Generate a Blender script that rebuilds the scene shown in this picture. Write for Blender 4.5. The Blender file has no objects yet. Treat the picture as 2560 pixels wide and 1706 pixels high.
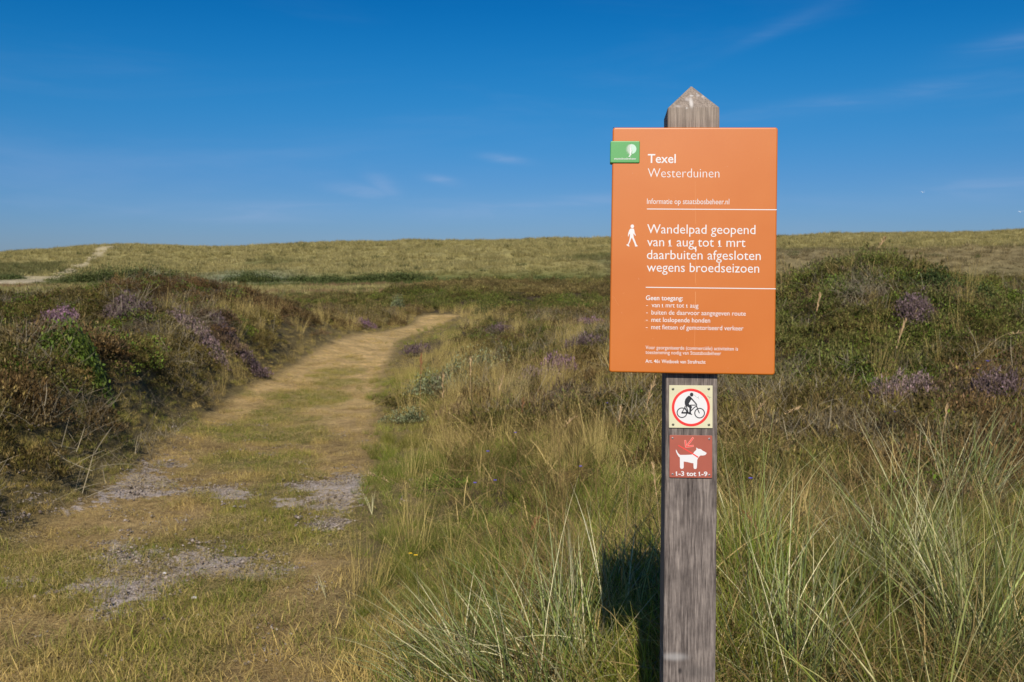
import bpy, bmesh, math, random
import numpy as np
from mathutils import Matrix, Vector, Euler

rad = math.radians
scene = bpy.context.scene
COL = scene.collection
RNG = np.random.default_rng(11)
random.seed(5)

# ------------------------------------------------------------------ camera
CAM_Z = 1.5
PITCH = math.atan((853 - 680) / 2489.0)
cam_data = bpy.data.cameras.new('camera')
cam_data.lens = 35.0
cam_data.sensor_width = 36.0
cam_data.clip_start = 0.05
cam_data.clip_end = 20000
cam_data.dof.use_dof = True
cam_data.dof.focus_distance = 1.86
cam_data.dof.aperture_fstop = 15.0
cam = bpy.data.objects.new('camera', cam_data)
cam.location = (0, 0, CAM_Z)
cam.rotation_euler = (math.pi / 2 - PITCH, 0, 0)
COL.objects.link(cam)
scene.camera = cam

# ------------------------------------------------------------------ light and sky
SUN_EL = rad(39)
SUN_AZ = rad(-4.5)           # sun stands behind the camera, a touch to its left
to_sun = Vector((math.sin(SUN_AZ) * math.cos(SUN_EL), -math.cos(SUN_AZ) * math.cos(SUN_EL), math.sin(SUN_EL)))
sun_data = bpy.data.lights.new('sun', 'SUN')
sun_data.energy = 4.8
sun_data.angle = rad(0.53)
sun_data.color = (1.0, 0.93, 0.82)
sun = bpy.data.objects.new('sun', sun_data)
sun.rotation_euler = to_sun.to_track_quat('Z', 'Y').to_euler()
sun.location = (0, 0, 50)
COL.objects.link(sun)

world = bpy.data.worlds.new('World')
scene.world = world
world.use_nodes = True
nt = world.node_tree
nt.nodes.clear()


def N(tree, typ, **kw):
    n = tree.nodes.new(typ)
    for k, v in kw.items():
        setattr(n, k, v)
    return n


def L(tree, a, b):
    tree.links.new(a, b)


out = N(nt, 'ShaderNodeOutputWorld')
bg = N(nt, 'ShaderNodeBackground')
bg.inputs['Strength'].default_value = 0.1
sky = N(nt, 'ShaderNodeTexSky', sky_type='NISHITA')
sky.sun_disc = False
sky.sun_elevation = SUN_EL
sky.sun_rotation = math.atan2(to_sun.x, to_sun.y)
sky.altitude = 0
sky.air_density = 1.0
sky.dust_density = 0.3
sky.ozone_density = 3.0
hsv = N(nt, 'ShaderNodeHueSaturation')
hsv.inputs['Saturation'].default_value = 1.22
hsv.inputs['Value'].default_value = 0.86
L(nt, sky.outputs[0], hsv.inputs['Color'])
# thin cirrus: direction based wisps
geo = N(nt, 'ShaderNodeTexCoord')
sep = N(nt, 'ShaderNodeSeparateXYZ')
L(nt, geo.outputs['Generated'], sep.inputs[0])


def M(tree, op, a, b=None, c=None, clamp=False):
    n = N(tree, 'ShaderNodeMath', operation=op)
    n.use_clamp = clamp
    for i, v in enumerate((a, b, c)):
        if v is None:
            continue
        if isinstance(v, (int, float)):
            n.inputs[i].default_value = v
        else:
            L(tree, v, n.inputs[i])
    return n.outputs[0]


def px_dir(X, Y):
    """unit direction of a place in the sky given as it stands in the photograph"""
    d = Vector(((X - 1280) / 2489.0, 1, -(Y - 853) / 2489.0))
    d.rotate(Euler((-PITCH, 0, 0)))
    return d.normalized()


az = M(nt, 'ARCTAN2', sep.outputs['X'], sep.outputs['Y'])
el = M(nt, 'ARCSINE', sep.outputs['Z'])
comb = N(nt, 'ShaderNodeCombineXYZ')
L(nt, az, comb.inputs[0])
L(nt, el, comb.inputs[1])


def wisps(scale, sx, sy, rot, lo, hi, off):
    mp = N(nt, 'ShaderNodeMapping')
    mp.inputs['Scale'].default_value = (sx, sy, 1)
    mp.inputs['Rotation'].default_value = (0, 0, rot)
    mp.inputs['Location'].default_value = (off, off * 0.37, 0)
    L(nt, comb.outputs[0], mp.inputs[0])
    nz = N(nt, 'ShaderNodeTexNoise')
    nz.inputs['Scale'].default_value = scale
    nz.inputs['Detail'].default_value = 7
    nz.inputs['Roughness'].default_value = 0.55
    nz.inputs['Distortion'].default_value = 0.6
    L(nt, mp.outputs[0], nz.inputs['Vector'])
    mr = N(nt, 'ShaderNodeMapRange', interpolation_type='SMOOTHERSTEP')
    mr.inputs['From Min'].default_value = lo
    mr.inputs['From Max'].default_value = hi
    L(nt, nz.outputs[0], mr.inputs[0])
    return mr.outputs[0]


def streak(X, Y, wx, wy, tilt, amount):
    """soft elongated wisp centred on a direction"""
    d = px_dir(X, Y)
    a0, e0 = math.atan2(d.x, d.y), math.asin(d.z)
    da = M(nt, 'SUBTRACT', az, a0)
    de = M(nt, 'SUBTRACT', M(nt, 'SUBTRACT', el, e0), M(nt, 'MULTIPLY', da, tilt))
    q = M(nt, 'ADD', M(nt, 'POWER', M(nt, 'ABSOLUTE', M(nt, 'DIVIDE', da, wx)), 2.0),
          M(nt, 'POWER', M(nt, 'ABSOLUTE', M(nt, 'DIVIDE', de, wy)), 2.0))
    return M(nt, 'MULTIPLY', M(nt, 'EXPONENT', M(nt, 'MULTIPLY', q, -1.0)), amount)


fine = wisps(9, 1.0, 7.0, 0.06, 0.38, 0.72, 3.1)
broad = wisps(2.6, 1.0, 6.0, 0.0, 0.42, 0.8, 8.4)
mask = None
for s in ((900, 478, .030, .006, -.10, .75), (960, 465, .016, .010, -.5, .55), (1110, 453, .016, .0042, -.16, .9), (1270, 398, .022, .0045, -.13, 1.0),
          (700, 530, .09, .010, .05, .5), (1380, 508, .13, .006, .05, .55), (1200, 530, .12, .011, .0, .45), (2480, 465, .07, .012, .05, .55),
          (1950, 70, .055, .006, .38, .34), (2120, 255, .16, .008, .10, .35), (2540, 110, .05, .010, .12, .45), (330, 530, .03, .005, .1, .35)):
    v = streak(*s)
    mask = v if mask is None else M(nt, 'MAXIMUM', mask, v)
mask = M(nt, 'MULTIPLY', mask, M(nt, 'ADD', M(nt, 'MULTIPLY', fine, 0.8), 0.35))
elf = N(nt, 'ShaderNodeMapRange')
elf.inputs['From Min'].default_value = 0.02
elf.inputs['From Max'].default_value = 0.26
elf.inputs['To Min'].default_value = 0.20
elf.inputs['To Max'].default_value = 0.03
L(nt, el, elf.inputs[0])
mask = M(nt, 'ADD', M(nt, 'MULTIPLY', mask, 0.42), M(nt, 'MULTIPLY', broad, elf.outputs[0]), clamp=True)
# deep polarised blue: the clear sky graded by height above the horizon
grade = N(nt, 'ShaderNodeValToRGB')
grade.color_ramp.interpolation = 'B_SPLINE'
ge = grade.color_ramp.elements
stops = ((0.0, (.37, .46, .86)), (.09, (.265, .51, .85)), (.15, (.165, .585, .88)), (.21, (.075, .60, .91)), (.27, (.012, .53, .87)), (.40, (.03, .48, .85)), (.9, (.25, .55, .88)))
ge[0].position, ge[0].color = stops[0][0], (*stops[0][1], 1)
ge[1].position, ge[1].color = stops[-1][0], (*stops[-1][1], 1)
for p_, c_ in stops[1:-1]:
    q_ = ge.new(p_)
    q_.color = (*c_, 1)
L(nt, el, grade.inputs[0])
gm_ = N(nt, 'ShaderNodeMix', data_type='RGBA', blend_type='MULTIPLY')
gm_.inputs[0].default_value = 1
L(nt, hsv.outputs[0], gm_.inputs[6])
L(nt, grade.outputs[0], gm_.inputs[7])
mixc = N(nt, 'ShaderNodeMix', data_type='RGBA')
L(nt, mask, mixc.inputs[0])
L(nt, gm_.outputs[2], mixc.inputs[6])
mixc.inputs[7].default_value = (3.4, 4.6, 7.0, 1)
L(nt, mixc.outputs[2], bg.inputs['Color'])
L(nt, bg.outputs[0], out.inputs['Surface'])

scene.view_settings.view_transform = 'Standard'
scene.view_settings.look = 'None'
scene.view_settings.gamma = 1
scene.view_settings.exposure = 0.0
scene.view_settings.use_curve_mapping = False
scene.render.engine = 'CYCLES'
scene.cycles.max_bounces = 6
scene.cycles.transparent_max_bounces = 4

# ------------------------------------------------------------------ numpy helpers


def S(t):
    t = np.clip(t, 0, 1)
    return t * t * (3 - 2 * t)


_perm = np.random.default_rng(3).random((256, 256))


def vnoise(x, y):
    xi = np.floor(x).astype(int)
    yi = np.floor(y).astype(int)
    fx = x - xi
    fy = y - yi
    fx = fx * fx * (3 - 2 * fx)
    fy = fy * fy * (3 - 2 * fy)
    a = _perm[xi & 255, yi & 255]
    b = _perm[(xi + 1) & 255, yi & 255]
    c = _perm[xi & 255, (yi + 1) & 255]
    d = _perm[(xi + 1) & 255, (yi + 1) & 255]
    return (a * (1 - fx) + b * fx) * (1 - fy) + (c * (1 - fx) + d * fx) * fy


def fbm(x, y, f=1.0, o=4, g=0.5, off=0.0):
    s, a, t = 0, 1.0, 0
    for i in range(o):
        s = s + a * vnoise(x * f + 17.3 * i + off, y * f + 9.1 * i + off * 1.7)
        t += a
        a *= g
        f *= 2.03
    return s / t


PY = np.array([0, 2.0, 3.64, 5.19, 7.18, 8.89, 11.67, 13.8, 17.0, 20.7, 24.9, 28.3, 31.6, 36.0])
PXL = np.array([-2.5, -2.6, -2.75, -2.80, -2.83, -3.04, -3.33, -3.34, -3.5, -3.38, -3.12, -2.8, -3.0, -2.2])
PXR = np.array([-.35, -.5, -.66, -.86, -1.02, -1.2, -1.58, -1.8, -2.1, -2.38, -2.2, -1.95, -1.85, -.9])


def path_edges(y):
    return np.interp(y, PY, PXL), np.interp(y, PY, PXR)


def path_dist(x, y):
    """signed distance to the trodden path, negative on it"""
    l, r = path_edges(y)
    d = np.maximum(l - x, x - r)
    return np.where(y > 32.6, np.maximum(d, (y - 32.6) * 1.0), d)


def pxh(X):
    return (np.asarray(X, float) - 1280) / 2489.0


T_RIDGE = pxh([-600, 0, 217, 272, 435, 650, 925, 1035, 1150, 1300, 1370, 1520, 1750, 1945, 2176, 2380, 2450, 2560, 3200])
Y_RIDGE = np.array([660, 634, 621, 617, 619, 618, 609, 605, 607, 605, 600, 600, 597, 592, 588, 589, 586, 582, 590])
T_BANK = pxh([-600, 0, 450, 650, 1100, 1300, 1500, 1750, 1945, 2250, 2560, 3200])
Y_BANK = np.array([694, 690, 682, 676, 668, 660, 652, 640, 627, 621, 618, 625])
T_SLACK = 112.0


def gauss(x, y, cx, cy, sx, sy):
    return np.exp(-((x - cx) / sx) ** 2 - ((y - cy) / sy) ** 2)


def terrain(x, y):
    x = np.asarray(x, float)
    y = np.asarray(y, float)
    yl = np.clip(y, 0, 36)
    xl, xr = path_edges(yl)
    dl = xl - x
    dr = x - xr
    near = S((y + 6) / 5) * (1 - S((y - 30) / 10))
    h = near * ((0.46 + .16 * np.exp(-((y - 11) / 5) ** 2)) * S((dl + 0.02) / .75) + 0.14 * S((dl - 1.0) / 4.0)) * (0.60 + 0.8 * fbm(x, y, 0.42, 3, off=5)) * (1 - .9 * S((y - 15) / 9))
    h = h + near * S((dl - .1) / .8) * .34 * (fbm(x, y, 1.1, 3, off=55) - .5)
    h = h + 1.0 * gauss(x, y, -6.6, 20.5, 2.5, 3.4) + .34 * gauss(x, y, -10.5, 17, 2.0, 2.5) + 0.30 * gauss(x, y, -5.6, 13.5, 1.8, 1.6)
    h = h + 0.22 * gauss(x, y, -4.6, 8.0, 1.5, 1.6) + 0.20 * gauss(x, y, -5.6, 5.8, 1.6, 1.4)
    # rise right of the path, under the sign
    h = h + 0.27 * gauss(x, y, .60, 3.1, .9, .8)
    h = h + 0.26 * S((dr - 0.25) / 1.5) * S((y - 0.2) / 2.4) * (1 - 0.35 * S((y - 6) / 4)) * (1 - S((y - 27) / 8))
    # big heath mound on the right
    h = h + 1.00 * gauss(x, y, 5.0, 12.6, 2.7, 3.3) + 0.40 * gauss(x, y, 4.25, 12.4, .95, 1.8) + 0.22 * gauss(x, y, 8.5, 12.5, 2.5, 3)
    h = h + 0.18 * gauss(x, y, 1.8, 15, 2.2, 3)
    h = h + 0.22 * (fbm(x, y, 0.9, 4, off=2) - 0.5) * near * S((path_dist(x, y)) / 0.8)
    h = h + .22 * (fbm(x, y, 1.3, 2, off=66) - .5) * gauss(x, y, 5, 12, 4.5, 4)
    # low rise behind the bend
    h = h + 0.85 * np.exp(-((y - 45) / 8.0) ** 2) * S((x + 7.5) / 4) * (0.7 + 0.6 * fbm(x, y, 0.11, 3, off=9))
    h = h + 0.02 * np.exp(-((y - 48) / 9.0) ** 2) * (1 - S((x + 7.5) / 4)) * (0.4 + 1.0 * fbm(x, y, 0.10, 3, off=29))
    h = h + .85 * (fbm(x, y, .17, 3, off=300) - .45) * np.exp(-((y - 47) / 12.0) ** 4) * S((y - 32) / 5)
    # far dunes
    r = np.hypot(x, y)
    t = np.clip(np.where(y > 1e-3, x / np.maximum(y, 1e-3), np.sign(x) * 9), -0.75, 0.75)
    f = S((y / np.maximum(r, 1e-6) + 0.25) / 0.5)
    yr = r / np.sqrt(1 + t * t)
    hb = 1.5 + (680 - np.interp(t, T_BANK, Y_BANK)) / 2489 * 132
    hr = 1.5 + (680 - np.interp(t, T_RIDGE, Y_RIDGE)) / 2489 * 235
    k = yr
    far = np.where(k < 132, hb * S((k - T_SLACK) / 22),
                   np.where(k < 235, hb + (hr - hb) * S((k - 142) / 98) - 0.35 * np.sin(np.clip((k - 132) / 22, 0, 1) * math.pi), hr - (hr - 1) * S((k - 246) / 160)))
    bump = (fbm(x, y, 0.045, 4, off=12) - 0.5) * 2.2 + (fbm(x, y, 0.2, 3, off=1) - 0.5) * 0.9
    far = far + bump * S((k - 118) / 25) * (1 - 0.45 * S((k - 200) / 30)) * (1 - S((k - 300) / 80))
    h = h + far * f
    h = h + (fbm(x, y, 0.07, 3, off=40) - 0.5) * 0.5 * S((r - 50) / 20)
    return h


def hit(X, Y):
    """ground point seen at a place of the photograph"""
    d = px_dir(X, Y)
    o = np.array([0, 0, CAM_Z])
    t = np.concatenate([np.arange(1.0, 40, 0.03), np.arange(40, 400, 0.3)])
    px, py, pz = d.x * t, d.y * t, CAM_Z + d.z * t
    below = pz < terrain(px, py)
    i = int(np.argmax(below)) if below.any() else len(t) - 1
    return float(px[i]), float(py[i]), float(terrain(px[i], py[i]))


def tagit(o, label=None, cat=None, group=None, kind=None):
    if label:
        o['label'] = label
    if cat:
        o['category'] = cat
    if group:
        o['group'] = group
    if kind:
        o['kind'] = kind
    return o


def link(o, parent=None):
    COL.objects.link(o)
    if parent is not None:
        o.parent = parent
    return o


def np_mesh(name, V, faces, mat=None, attrs=None, colors=None, smooth=False):
    """faces: (n,3) or (n,4) array"""
    me = bpy.data.meshes.new(name)
    V = np.asarray(V, np.float32)
    faces = np.asarray(faces, np.int32)
    me.vertices.add(len(V))
    me.vertices.foreach_set('co', V.ravel())
    n, k = faces.shape
    me.loops.add(n * k)
    me.loops.foreach_set('vertex_index', faces.ravel())
    me.polygons.add(n)
    me.polygons.foreach_set('loop_start', np.arange(0, n * k, k, dtype=np.int32))
    me.polygons.foreach_set('loop_total', np.full(n, k, np.int32))
    if smooth:
        me.polygons.foreach_set('use_smooth', np.ones(n, bool))
    me.update(calc_edges=True)
    for an, av in (attrs or {}).items():
        a = me.attributes.new(an, 'FLOAT', 'POINT')
        a.data.foreach_set('value', np.asarray(av, np.float32))
    for an, av in (colors or {}).items():
        a = me.attributes.new(an, 'FLOAT_COLOR', 'POINT')
        c = np.ones((len(V), 4), np.float32)
        c[:, :3] = av
        a.data.foreach_set('color', c.ravel())
    if mat:
        me.materials.append(mat)
    return me


# ------------------------------------------------------------------ materials
def new_mat(name):
    m = bpy.data.materials.new(name)
    m.use_nodes = True
    m.node_tree.nodes.clear()
    o = N(m.node_tree, 'ShaderNodeOutputMaterial')
    return m, m.node_tree, o


def plain(name, col, rough=0.5, spec=0.5, metal=0.0, noise=0.0, nscale=40, bump=0.0):
    m, t, o = new_mat(name)
    b = N(t, 'ShaderNodeBsdfPrincipled')
    b.inputs['Roughness'].default_value = rough
    b.inputs['Specular IOR Level'].default_value = spec
    b.inputs['Metallic'].default_value = metal
    b.inputs['Base Color'].default_value = (*col, 1)
    if noise or bump:
        tc = N(t, 'ShaderNodeTexCoord')
        nz = N(t, 'ShaderNodeTexNoise')
        nz.inputs['Scale'].default_value = nscale
        nz.inputs['Detail'].default_value = 5
        L(t, tc.outputs['Object'], nz.inputs['Vector'])
        mr = N(t, 'ShaderNodeMapRange')
        mr.inputs['From Min'].default_value = 0.3
        mr.inputs['From Max'].default_value = 0.7
        mr.inputs['To Min'].default_value = 1 - noise
        mr.inputs['To Max'].default_value = 1 + noise
        L(t, nz.outputs[0], mr.inputs[0])
        mx = N(t, 'ShaderNodeMix', data_type='RGBA', blend_type='MULTIPLY')
        mx.inputs[0].default_value = 1
        mx.inputs[6].default_value = (*col, 1)
        L(t, mr.outputs[0], mx.inputs[7])
        L(t, mx.outputs[2], b.inputs['Base Color'])
        if bump:
            bp = N(t, 'ShaderNodeBump')
            bp.inputs['Strength'].default_value = bump
            bp.inputs['Distance'].default_value = 0.001
            L(t, nz.outputs[0], bp.inputs['Height'])
            L(t, bp.outputs[0], b.inputs['Normal'])
    L(t, b.outputs[0], o.inputs[0])
    return m


def veg_mat(name, A=None, B=None, rough=0.6, trans=0.16, spec=0.12):
    """leaf material: colour A (live) to B (dry) by the piece's own 'dry', brightness by 'v'.
    Without A and B the two colours ride on every planted clump (tint, tint_dry)."""
    m, t, o = new_mat(name)
    ad = N(t, 'ShaderNodeAttribute', attribute_name='dry')
    av = N(t, 'ShaderNodeAttribute', attribute_name='v')
    mx = N(t, 'ShaderNodeMix', data_type='RGBA')
    L(t, ad.outputs['Fac'], mx.inputs[0])
    if A is None:
        a1 = N(t, 'ShaderNodeAttribute', attribute_name='tint', attribute_type='INSTANCER')
        a2 = N(t, 'ShaderNodeAttribute', attribute_name='tint_dry', attribute_type='INSTANCER')
        L(t, a1.outputs['Color'], mx.inputs[6])
        L(t, a2.outputs['Color'], mx.inputs[7])
    else:
        mx.inputs[6].default_value = (*A, 1)
        mx.inputs[7].default_value = (*B, 1)
    mul = N(t, 'ShaderNodeMix', data_type='RGBA', blend_type='MULTIPLY')
    mul.inputs[0].default_value = 1
    L(t, mx.outputs[2], mul.inputs[6])
    L(t, av.outputs['Fac'], mul.inputs[7])
    b = N(t, 'ShaderNodeBsdfPrincipled')
    b.inputs['Roughness'].default_value = rough
    b.inputs['Specular IOR Level'].default_value = spec
    L(t, mul.outputs[2], b.inputs['Base Color'])
    tr = N(t, 'ShaderNodeBsdfTranslucent')
    L(t, mul.outputs[2], tr.inputs['Color'])
    ms = N(t, 'ShaderNodeMixShader')
    ms.inputs[0].default_value = trans
    L(t, b.outputs[0], ms.inputs[1])
    L(t, tr.outputs[0], ms.inputs[2])
    L(t, ms.outputs[0], o.inputs[0])
    return m


def ground_mat(name, nscale=1.0, bump=0.6):
    m, t, o = new_mat(name)
    tc = N(t, 'ShaderNodeTexCoord')
    col = N(t, 'ShaderNodeAttribute', attribute_name='soil')
    fac = None
    for sc, amt in ((3.0, .25), (17.0, .38), (90.0, .62)):
        nz = N(t, 'ShaderNodeTexNoise')
        nz.inputs['Scale'].default_value = sc * nscale
        nz.inputs['Detail'].default_value = 5
        nz.inputs['Roughness'].default_value = 0.65
        L(t, tc.outputs['Object'], nz.inputs['Vector'])
        v = M(t, 'MULTIPLY', M(t, 'SUBTRACT', nz.outputs[0], 0.5), amt * 4)
        fac = v if fac is None else M(t, 'ADD', fac, v)
    fac = M(t, 'MAXIMUM', M(t, 'ADD', fac, 1.0), 0.35)
    bare = N(t, 'ShaderNodeAttribute', attribute_name='bare')
    nb = N(t, 'ShaderNodeTexNoise')
    nb.inputs['Scale'].default_value = 14.0 * nscale
    nb.inputs['Detail'].default_value = 9
    nb.inputs['Roughness'].default_value = 0.72
    L(t, tc.outputs['Object'], nb.inputs['Vector'])
    bm_ = N(t, 'ShaderNodeMapRange', interpolation_type='SMOOTHSTEP')
    bm_.inputs['From Min'].default_value = 0.46
    bm_.inputs['From Max'].default_value = 0.58
    L(t, M(t, 'ADD', bare.outputs['Fac'], M(t, 'MULTIPLY', M(t, 'SUBTRACT', nb.outputs[0], 0.5), 2.6)), bm_.inputs[0])
    sandc = N(t, 'ShaderNodeMix', data_type='RGBA')
    L(t, bm_.outputs[0], sandc.inputs[0])
    L(t, col.outputs['Color'], sandc.inputs[6])
    sandc.inputs[7].default_value = (.46, .385, .33, 1)
    mul = N(t, 'ShaderNodeMix', data_type='RGBA', blend_type='MULTIPLY')
    mul.inputs[0].default_value = 1
    L(t, sandc.outputs[2], mul.inputs[6])
    L(t, fac, mul.inputs[7])
    b = N(t, 'ShaderNodeBsdfPrincipled')
    b.inputs['Roughness'].default_value = 0.95
    b.inputs['Specular IOR Level'].default_value = 0.1
    L(t, mul.outputs[2], b.inputs['Base Color'])
    bp = N(t, 'ShaderNodeBump')
    bp.inputs['Strength'].default_value = bump
    bp.inputs['Distance'].default_value = 0.02
    L(t, fac, bp.inputs['Height'])
    L(t, bp.outputs[0], b.inputs['Normal'])
    L(t, b.outputs[0], o.inputs[0])
    return m


MAT_GROUND = ground_mat('soil_and_sand')
MAT_FAR = ground_mat('dune_turf', 0.05, 0.3)
MAT_VEG = veg_mat('living_cover')
MAT_MARRAM = veg_mat('marram_blades', rough=0.42, trans=0.14, spec=0.32)

# ------------------------------------------------------------------ ground
C = np.array
STRAW = C([.50, .345, .150])
OLIVE = C([.115, .115, .030])
SAND = C([.30, .265, .245])
SOIL = C([.060, .042, .026])


def mix(a, b, t):
    t = np.asarray(t)[..., None]
    return a * (1 - t) + b * t


def sand_mask(x, y):
    """bare grey sand: two worn patches and flecks at the left edge"""
    n = fbm(x * .8, y, 3.4, 5, g=.62, off=60)
    m = gauss(x, y, -1.70, 5.05, .50, .70) * 1.05 + gauss(x, y, -1.12, 6.9, .34, .7) * 1.5 + gauss(x, y, -2.75, 7.0, .30, 1.0) * 0.8 \
        + gauss(x, y, -2.9, 5.6, .4, .8) * .7 + gauss(x, y, -2.0, 6.9, .5, .4) * .7 + gauss(x, y, -1.0, 6.1, .2, .4) * .7
    return S((m * 0.80 + (n - 0.5) * 1.7 - 0.20) / 0.68) * .80


def green_mask(x, y):
    n = fbm(x, y, 1.4, 4, off=33)
    g = 0.46 + 0.30 * np.exp(-((y - 9.0) / 5.5) ** 2) - 0.34 * S((y - 13) / 6)
    l, r = path_edges(np.clip(y, 0, 36))
    u = (x - l) / (r - l)
    g = g + 0.16 * np.exp(-((u - .55) / .25) ** 2) - 0.12 + .06 * (1 - S((y - 4.0) / 1.6))
    g = g - 0.30 * gauss(x, y, -.95, 4.6, .35, .8) - .55 * np.exp(-((u - .08) / .17) ** 2) * S((y - 4.5) / 3) - .50 * np.exp(-((u - .90) / .14) ** 2) * S((y - 6) / 2)
    return S((g + (n - 0.5) * 1.5 - 0.33) / 0.3)


def far_zone_colour(x, y):
    """cover colour of the far plain and dunes (live, dry)"""
    r = np.hypot(x, y)
    t = x / np.maximum(y, 1)
    k = r / np.sqrt(1 + t * t)
    n = fbm(x, y, .03, 4, off=71)
    n2 = fbm(x, y, .12, 3, off=77)
    live = mix(C([.205, .180, .055]), C([.27, .235, .085]), n)
    dry = mix(C([.38, .31, .13]), C([.47, .38, .18]), n2)
    # slack behind the heath: strips of green, grey green and pinkish brown
    slack = (1 - S((k - 116) / 14))
    strip = fbm(x * .25, k, .09, 3, off=20)
    live = mix(live, C([.055, .090, .018]), slack * S((strip - .44) / .06))
    dry = mix(dry, C([.14, .13, .04]), slack * S((strip - .44) / .06))
    gg = np.exp(-((k - 121) / 10) ** 2) * np.exp(-((t + .265) / .055) ** 2)
    live = mix(live, C([.17, .20, .12]), gg)
    dry = mix(dry, C([.30, .31, .20]), gg)
    hol = S((fbm(x, k, .05, 3, off=140) - .56) / .06) * (1 - S((k - 170) / 20)) * S((k - 114) / 4)
    live = mix(live, C([.085, .10, .03]), hol * .8)
    dry = mix(dry, C([.18, .155, .06]), hol * .8)
    pk = slack * S((fbm(x * .2, k, .11, 3, off=52) - .56) / .07)
    dry = mix(dry, C([.30, .17, .10]), pk)
    live = mix(live, C([.22, .14, .07]), pk)
    # brown lower bank on the right
    br = np.exp(-((k - 126) / 14) ** 2) * S((t - .02) / .2)
    live = mix(live, C([.16, .125, .06]), br * .8)
    dry = mix(dry, C([.30, .22, .13]), br * .8)
    return live, dry


def track_mask(x, y):
    """sandy track running up the dune at the far left"""
    k = y
    t = x / np.maximum(y, 1)
    pt = pxh([-60, 0, 60, 110, 165, 215, 245, 275])
    pk = np.array([112, 118, 126, 131, 150, 176, 196, 222])
    c = np.interp(k, pk, pt)
    w = np.interp(k, pk, np.array([5.0, 4.6, 3.8, 3.0, 1.8, 1.5, 1.3, 2.5]))
    m = 1 - S((np.abs(t - c) * k - w * .6) / (w * .7))
    return m * S((k - 108) / 4) * (1 - S((k - 226) / 4))


rr = np.concatenate([np.linspace(0.25, 3, 20, endpoint=False), np.geomspace(3, 60, 330, endpoint=False), np.linspace(60, 110, 50, endpoint=False),
                     np.linspace(110, 250, 150, endpoint=False), np.geomspace(250, 6000, 40)])
aa = np.concatenate([np.linspace(-180, -42, 50, endpoint=False), np.linspace(-42, 42, 420, endpoint=False), np.linspace(42, 180, 50, endpoint=False)])
aa = np.radians(aa)
A_, R_ = np.meshgrid(aa, rr)
GX, GY = R_ * np.sin(A_), R_ * np.cos(A_)
GZ = terrain(GX, GY)
pd = path_dist(GX, GY)
onp = S((-pd + .05) / .25)
GZ = GZ + onp * 0.02 * (fbm(GX, GY, 3.2, 3, off=90) - 0.5) * 2 * (R_ < 40) - onp * .02
na = len(aa)
nr = len(rr)
V = np.stack([GX, GY, GZ], -1).reshape(-1, 3)
ii, jj = np.meshgrid(np.arange(nr - 1), np.arange(na), indexing='ij')
j2 = (jj + 1) % na
F = np.stack([ii * na + jj, ii * na + j2, (ii + 1) * na + j2, (ii + 1) * na + jj], -1).reshape(-1, 4)
x, y = V[:, 0], V[:, 1]
soil = mix(SOIL, C([.085, .065, .035]), fbm(x, y, .8, 3))
pc = mix(STRAW * (0.62 + .66 * fbm(x, y, 2.7, 3, off=8))[:, None], OLIVE * 1.5, green_mask(x, y) * .60)
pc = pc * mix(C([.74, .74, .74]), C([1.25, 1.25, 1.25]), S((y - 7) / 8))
onpv = S((-path_dist(x, y) + .12) / .3)
edge = 1 - S((path_dist(x, y) - .1) / 1.1)
soil = mix(soil, C([.20, .155, .065]), edge * .85)
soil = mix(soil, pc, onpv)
rv = np.hypot(x, y)
bare_v = sand_mask(x, y) * onpv * (y < 14)
fl, fd = far_zone_colour(x, y)
soil = mix(soil, fl * .75 + fd * .25, S((rv - 48) / 14))
cb = gauss(x, y, -19, 118, 24, 3)
soil = mix(soil, C([.60, .49, .33]), track_mask(x, y) * (.45 + .55 * (1 - S((rv - 128) / 14))))
cx = V[F].mean(1)
fk = np.hypot(cx[:, 0], cx[:, 1])
fpd = path_dist(cx[:, 0], cx[:, 1])
is_path = (fpd < 0) & (cx[:, 1] > -1) & (cx[:, 1] < 33)
is_track = (track_mask(cx[:, 0], cx[:, 1]) > .5) & (fk < 140) & (cx[:, 1] > 0)
is_dune = (fk > 112) & ~is_track


def sub_object(name, sel, mat, label, cat):
    f = F[sel]
    used = np.unique(f)
    remap = np.full(len(V), -1)
    remap[used] = np.arange(len(used))
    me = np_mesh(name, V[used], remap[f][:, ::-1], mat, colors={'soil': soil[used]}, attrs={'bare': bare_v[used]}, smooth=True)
    o = bpy.data.objects.new(name, me)
    link(o)
    return tagit(o, label, cat, kind='structure')


sub_object('ground', ~is_path & ~is_dune & ~is_track, MAT_GROUND, 'rolling sandy soil under the heath and grass beside the path', 'ground')
sub_object('path', is_path, MAT_GROUND, 'trodden straw coloured grass path with bare grey sand patches winding left', 'path')
sub_object('dune_hills', is_dune, MAT_FAR, 'long olive and straw coloured dune ridge along the horizon', 'dunes')
sub_object('sand_track', is_track, MAT_FAR, 'pale sandy track climbing the dune at the far left', 'track')


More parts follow.
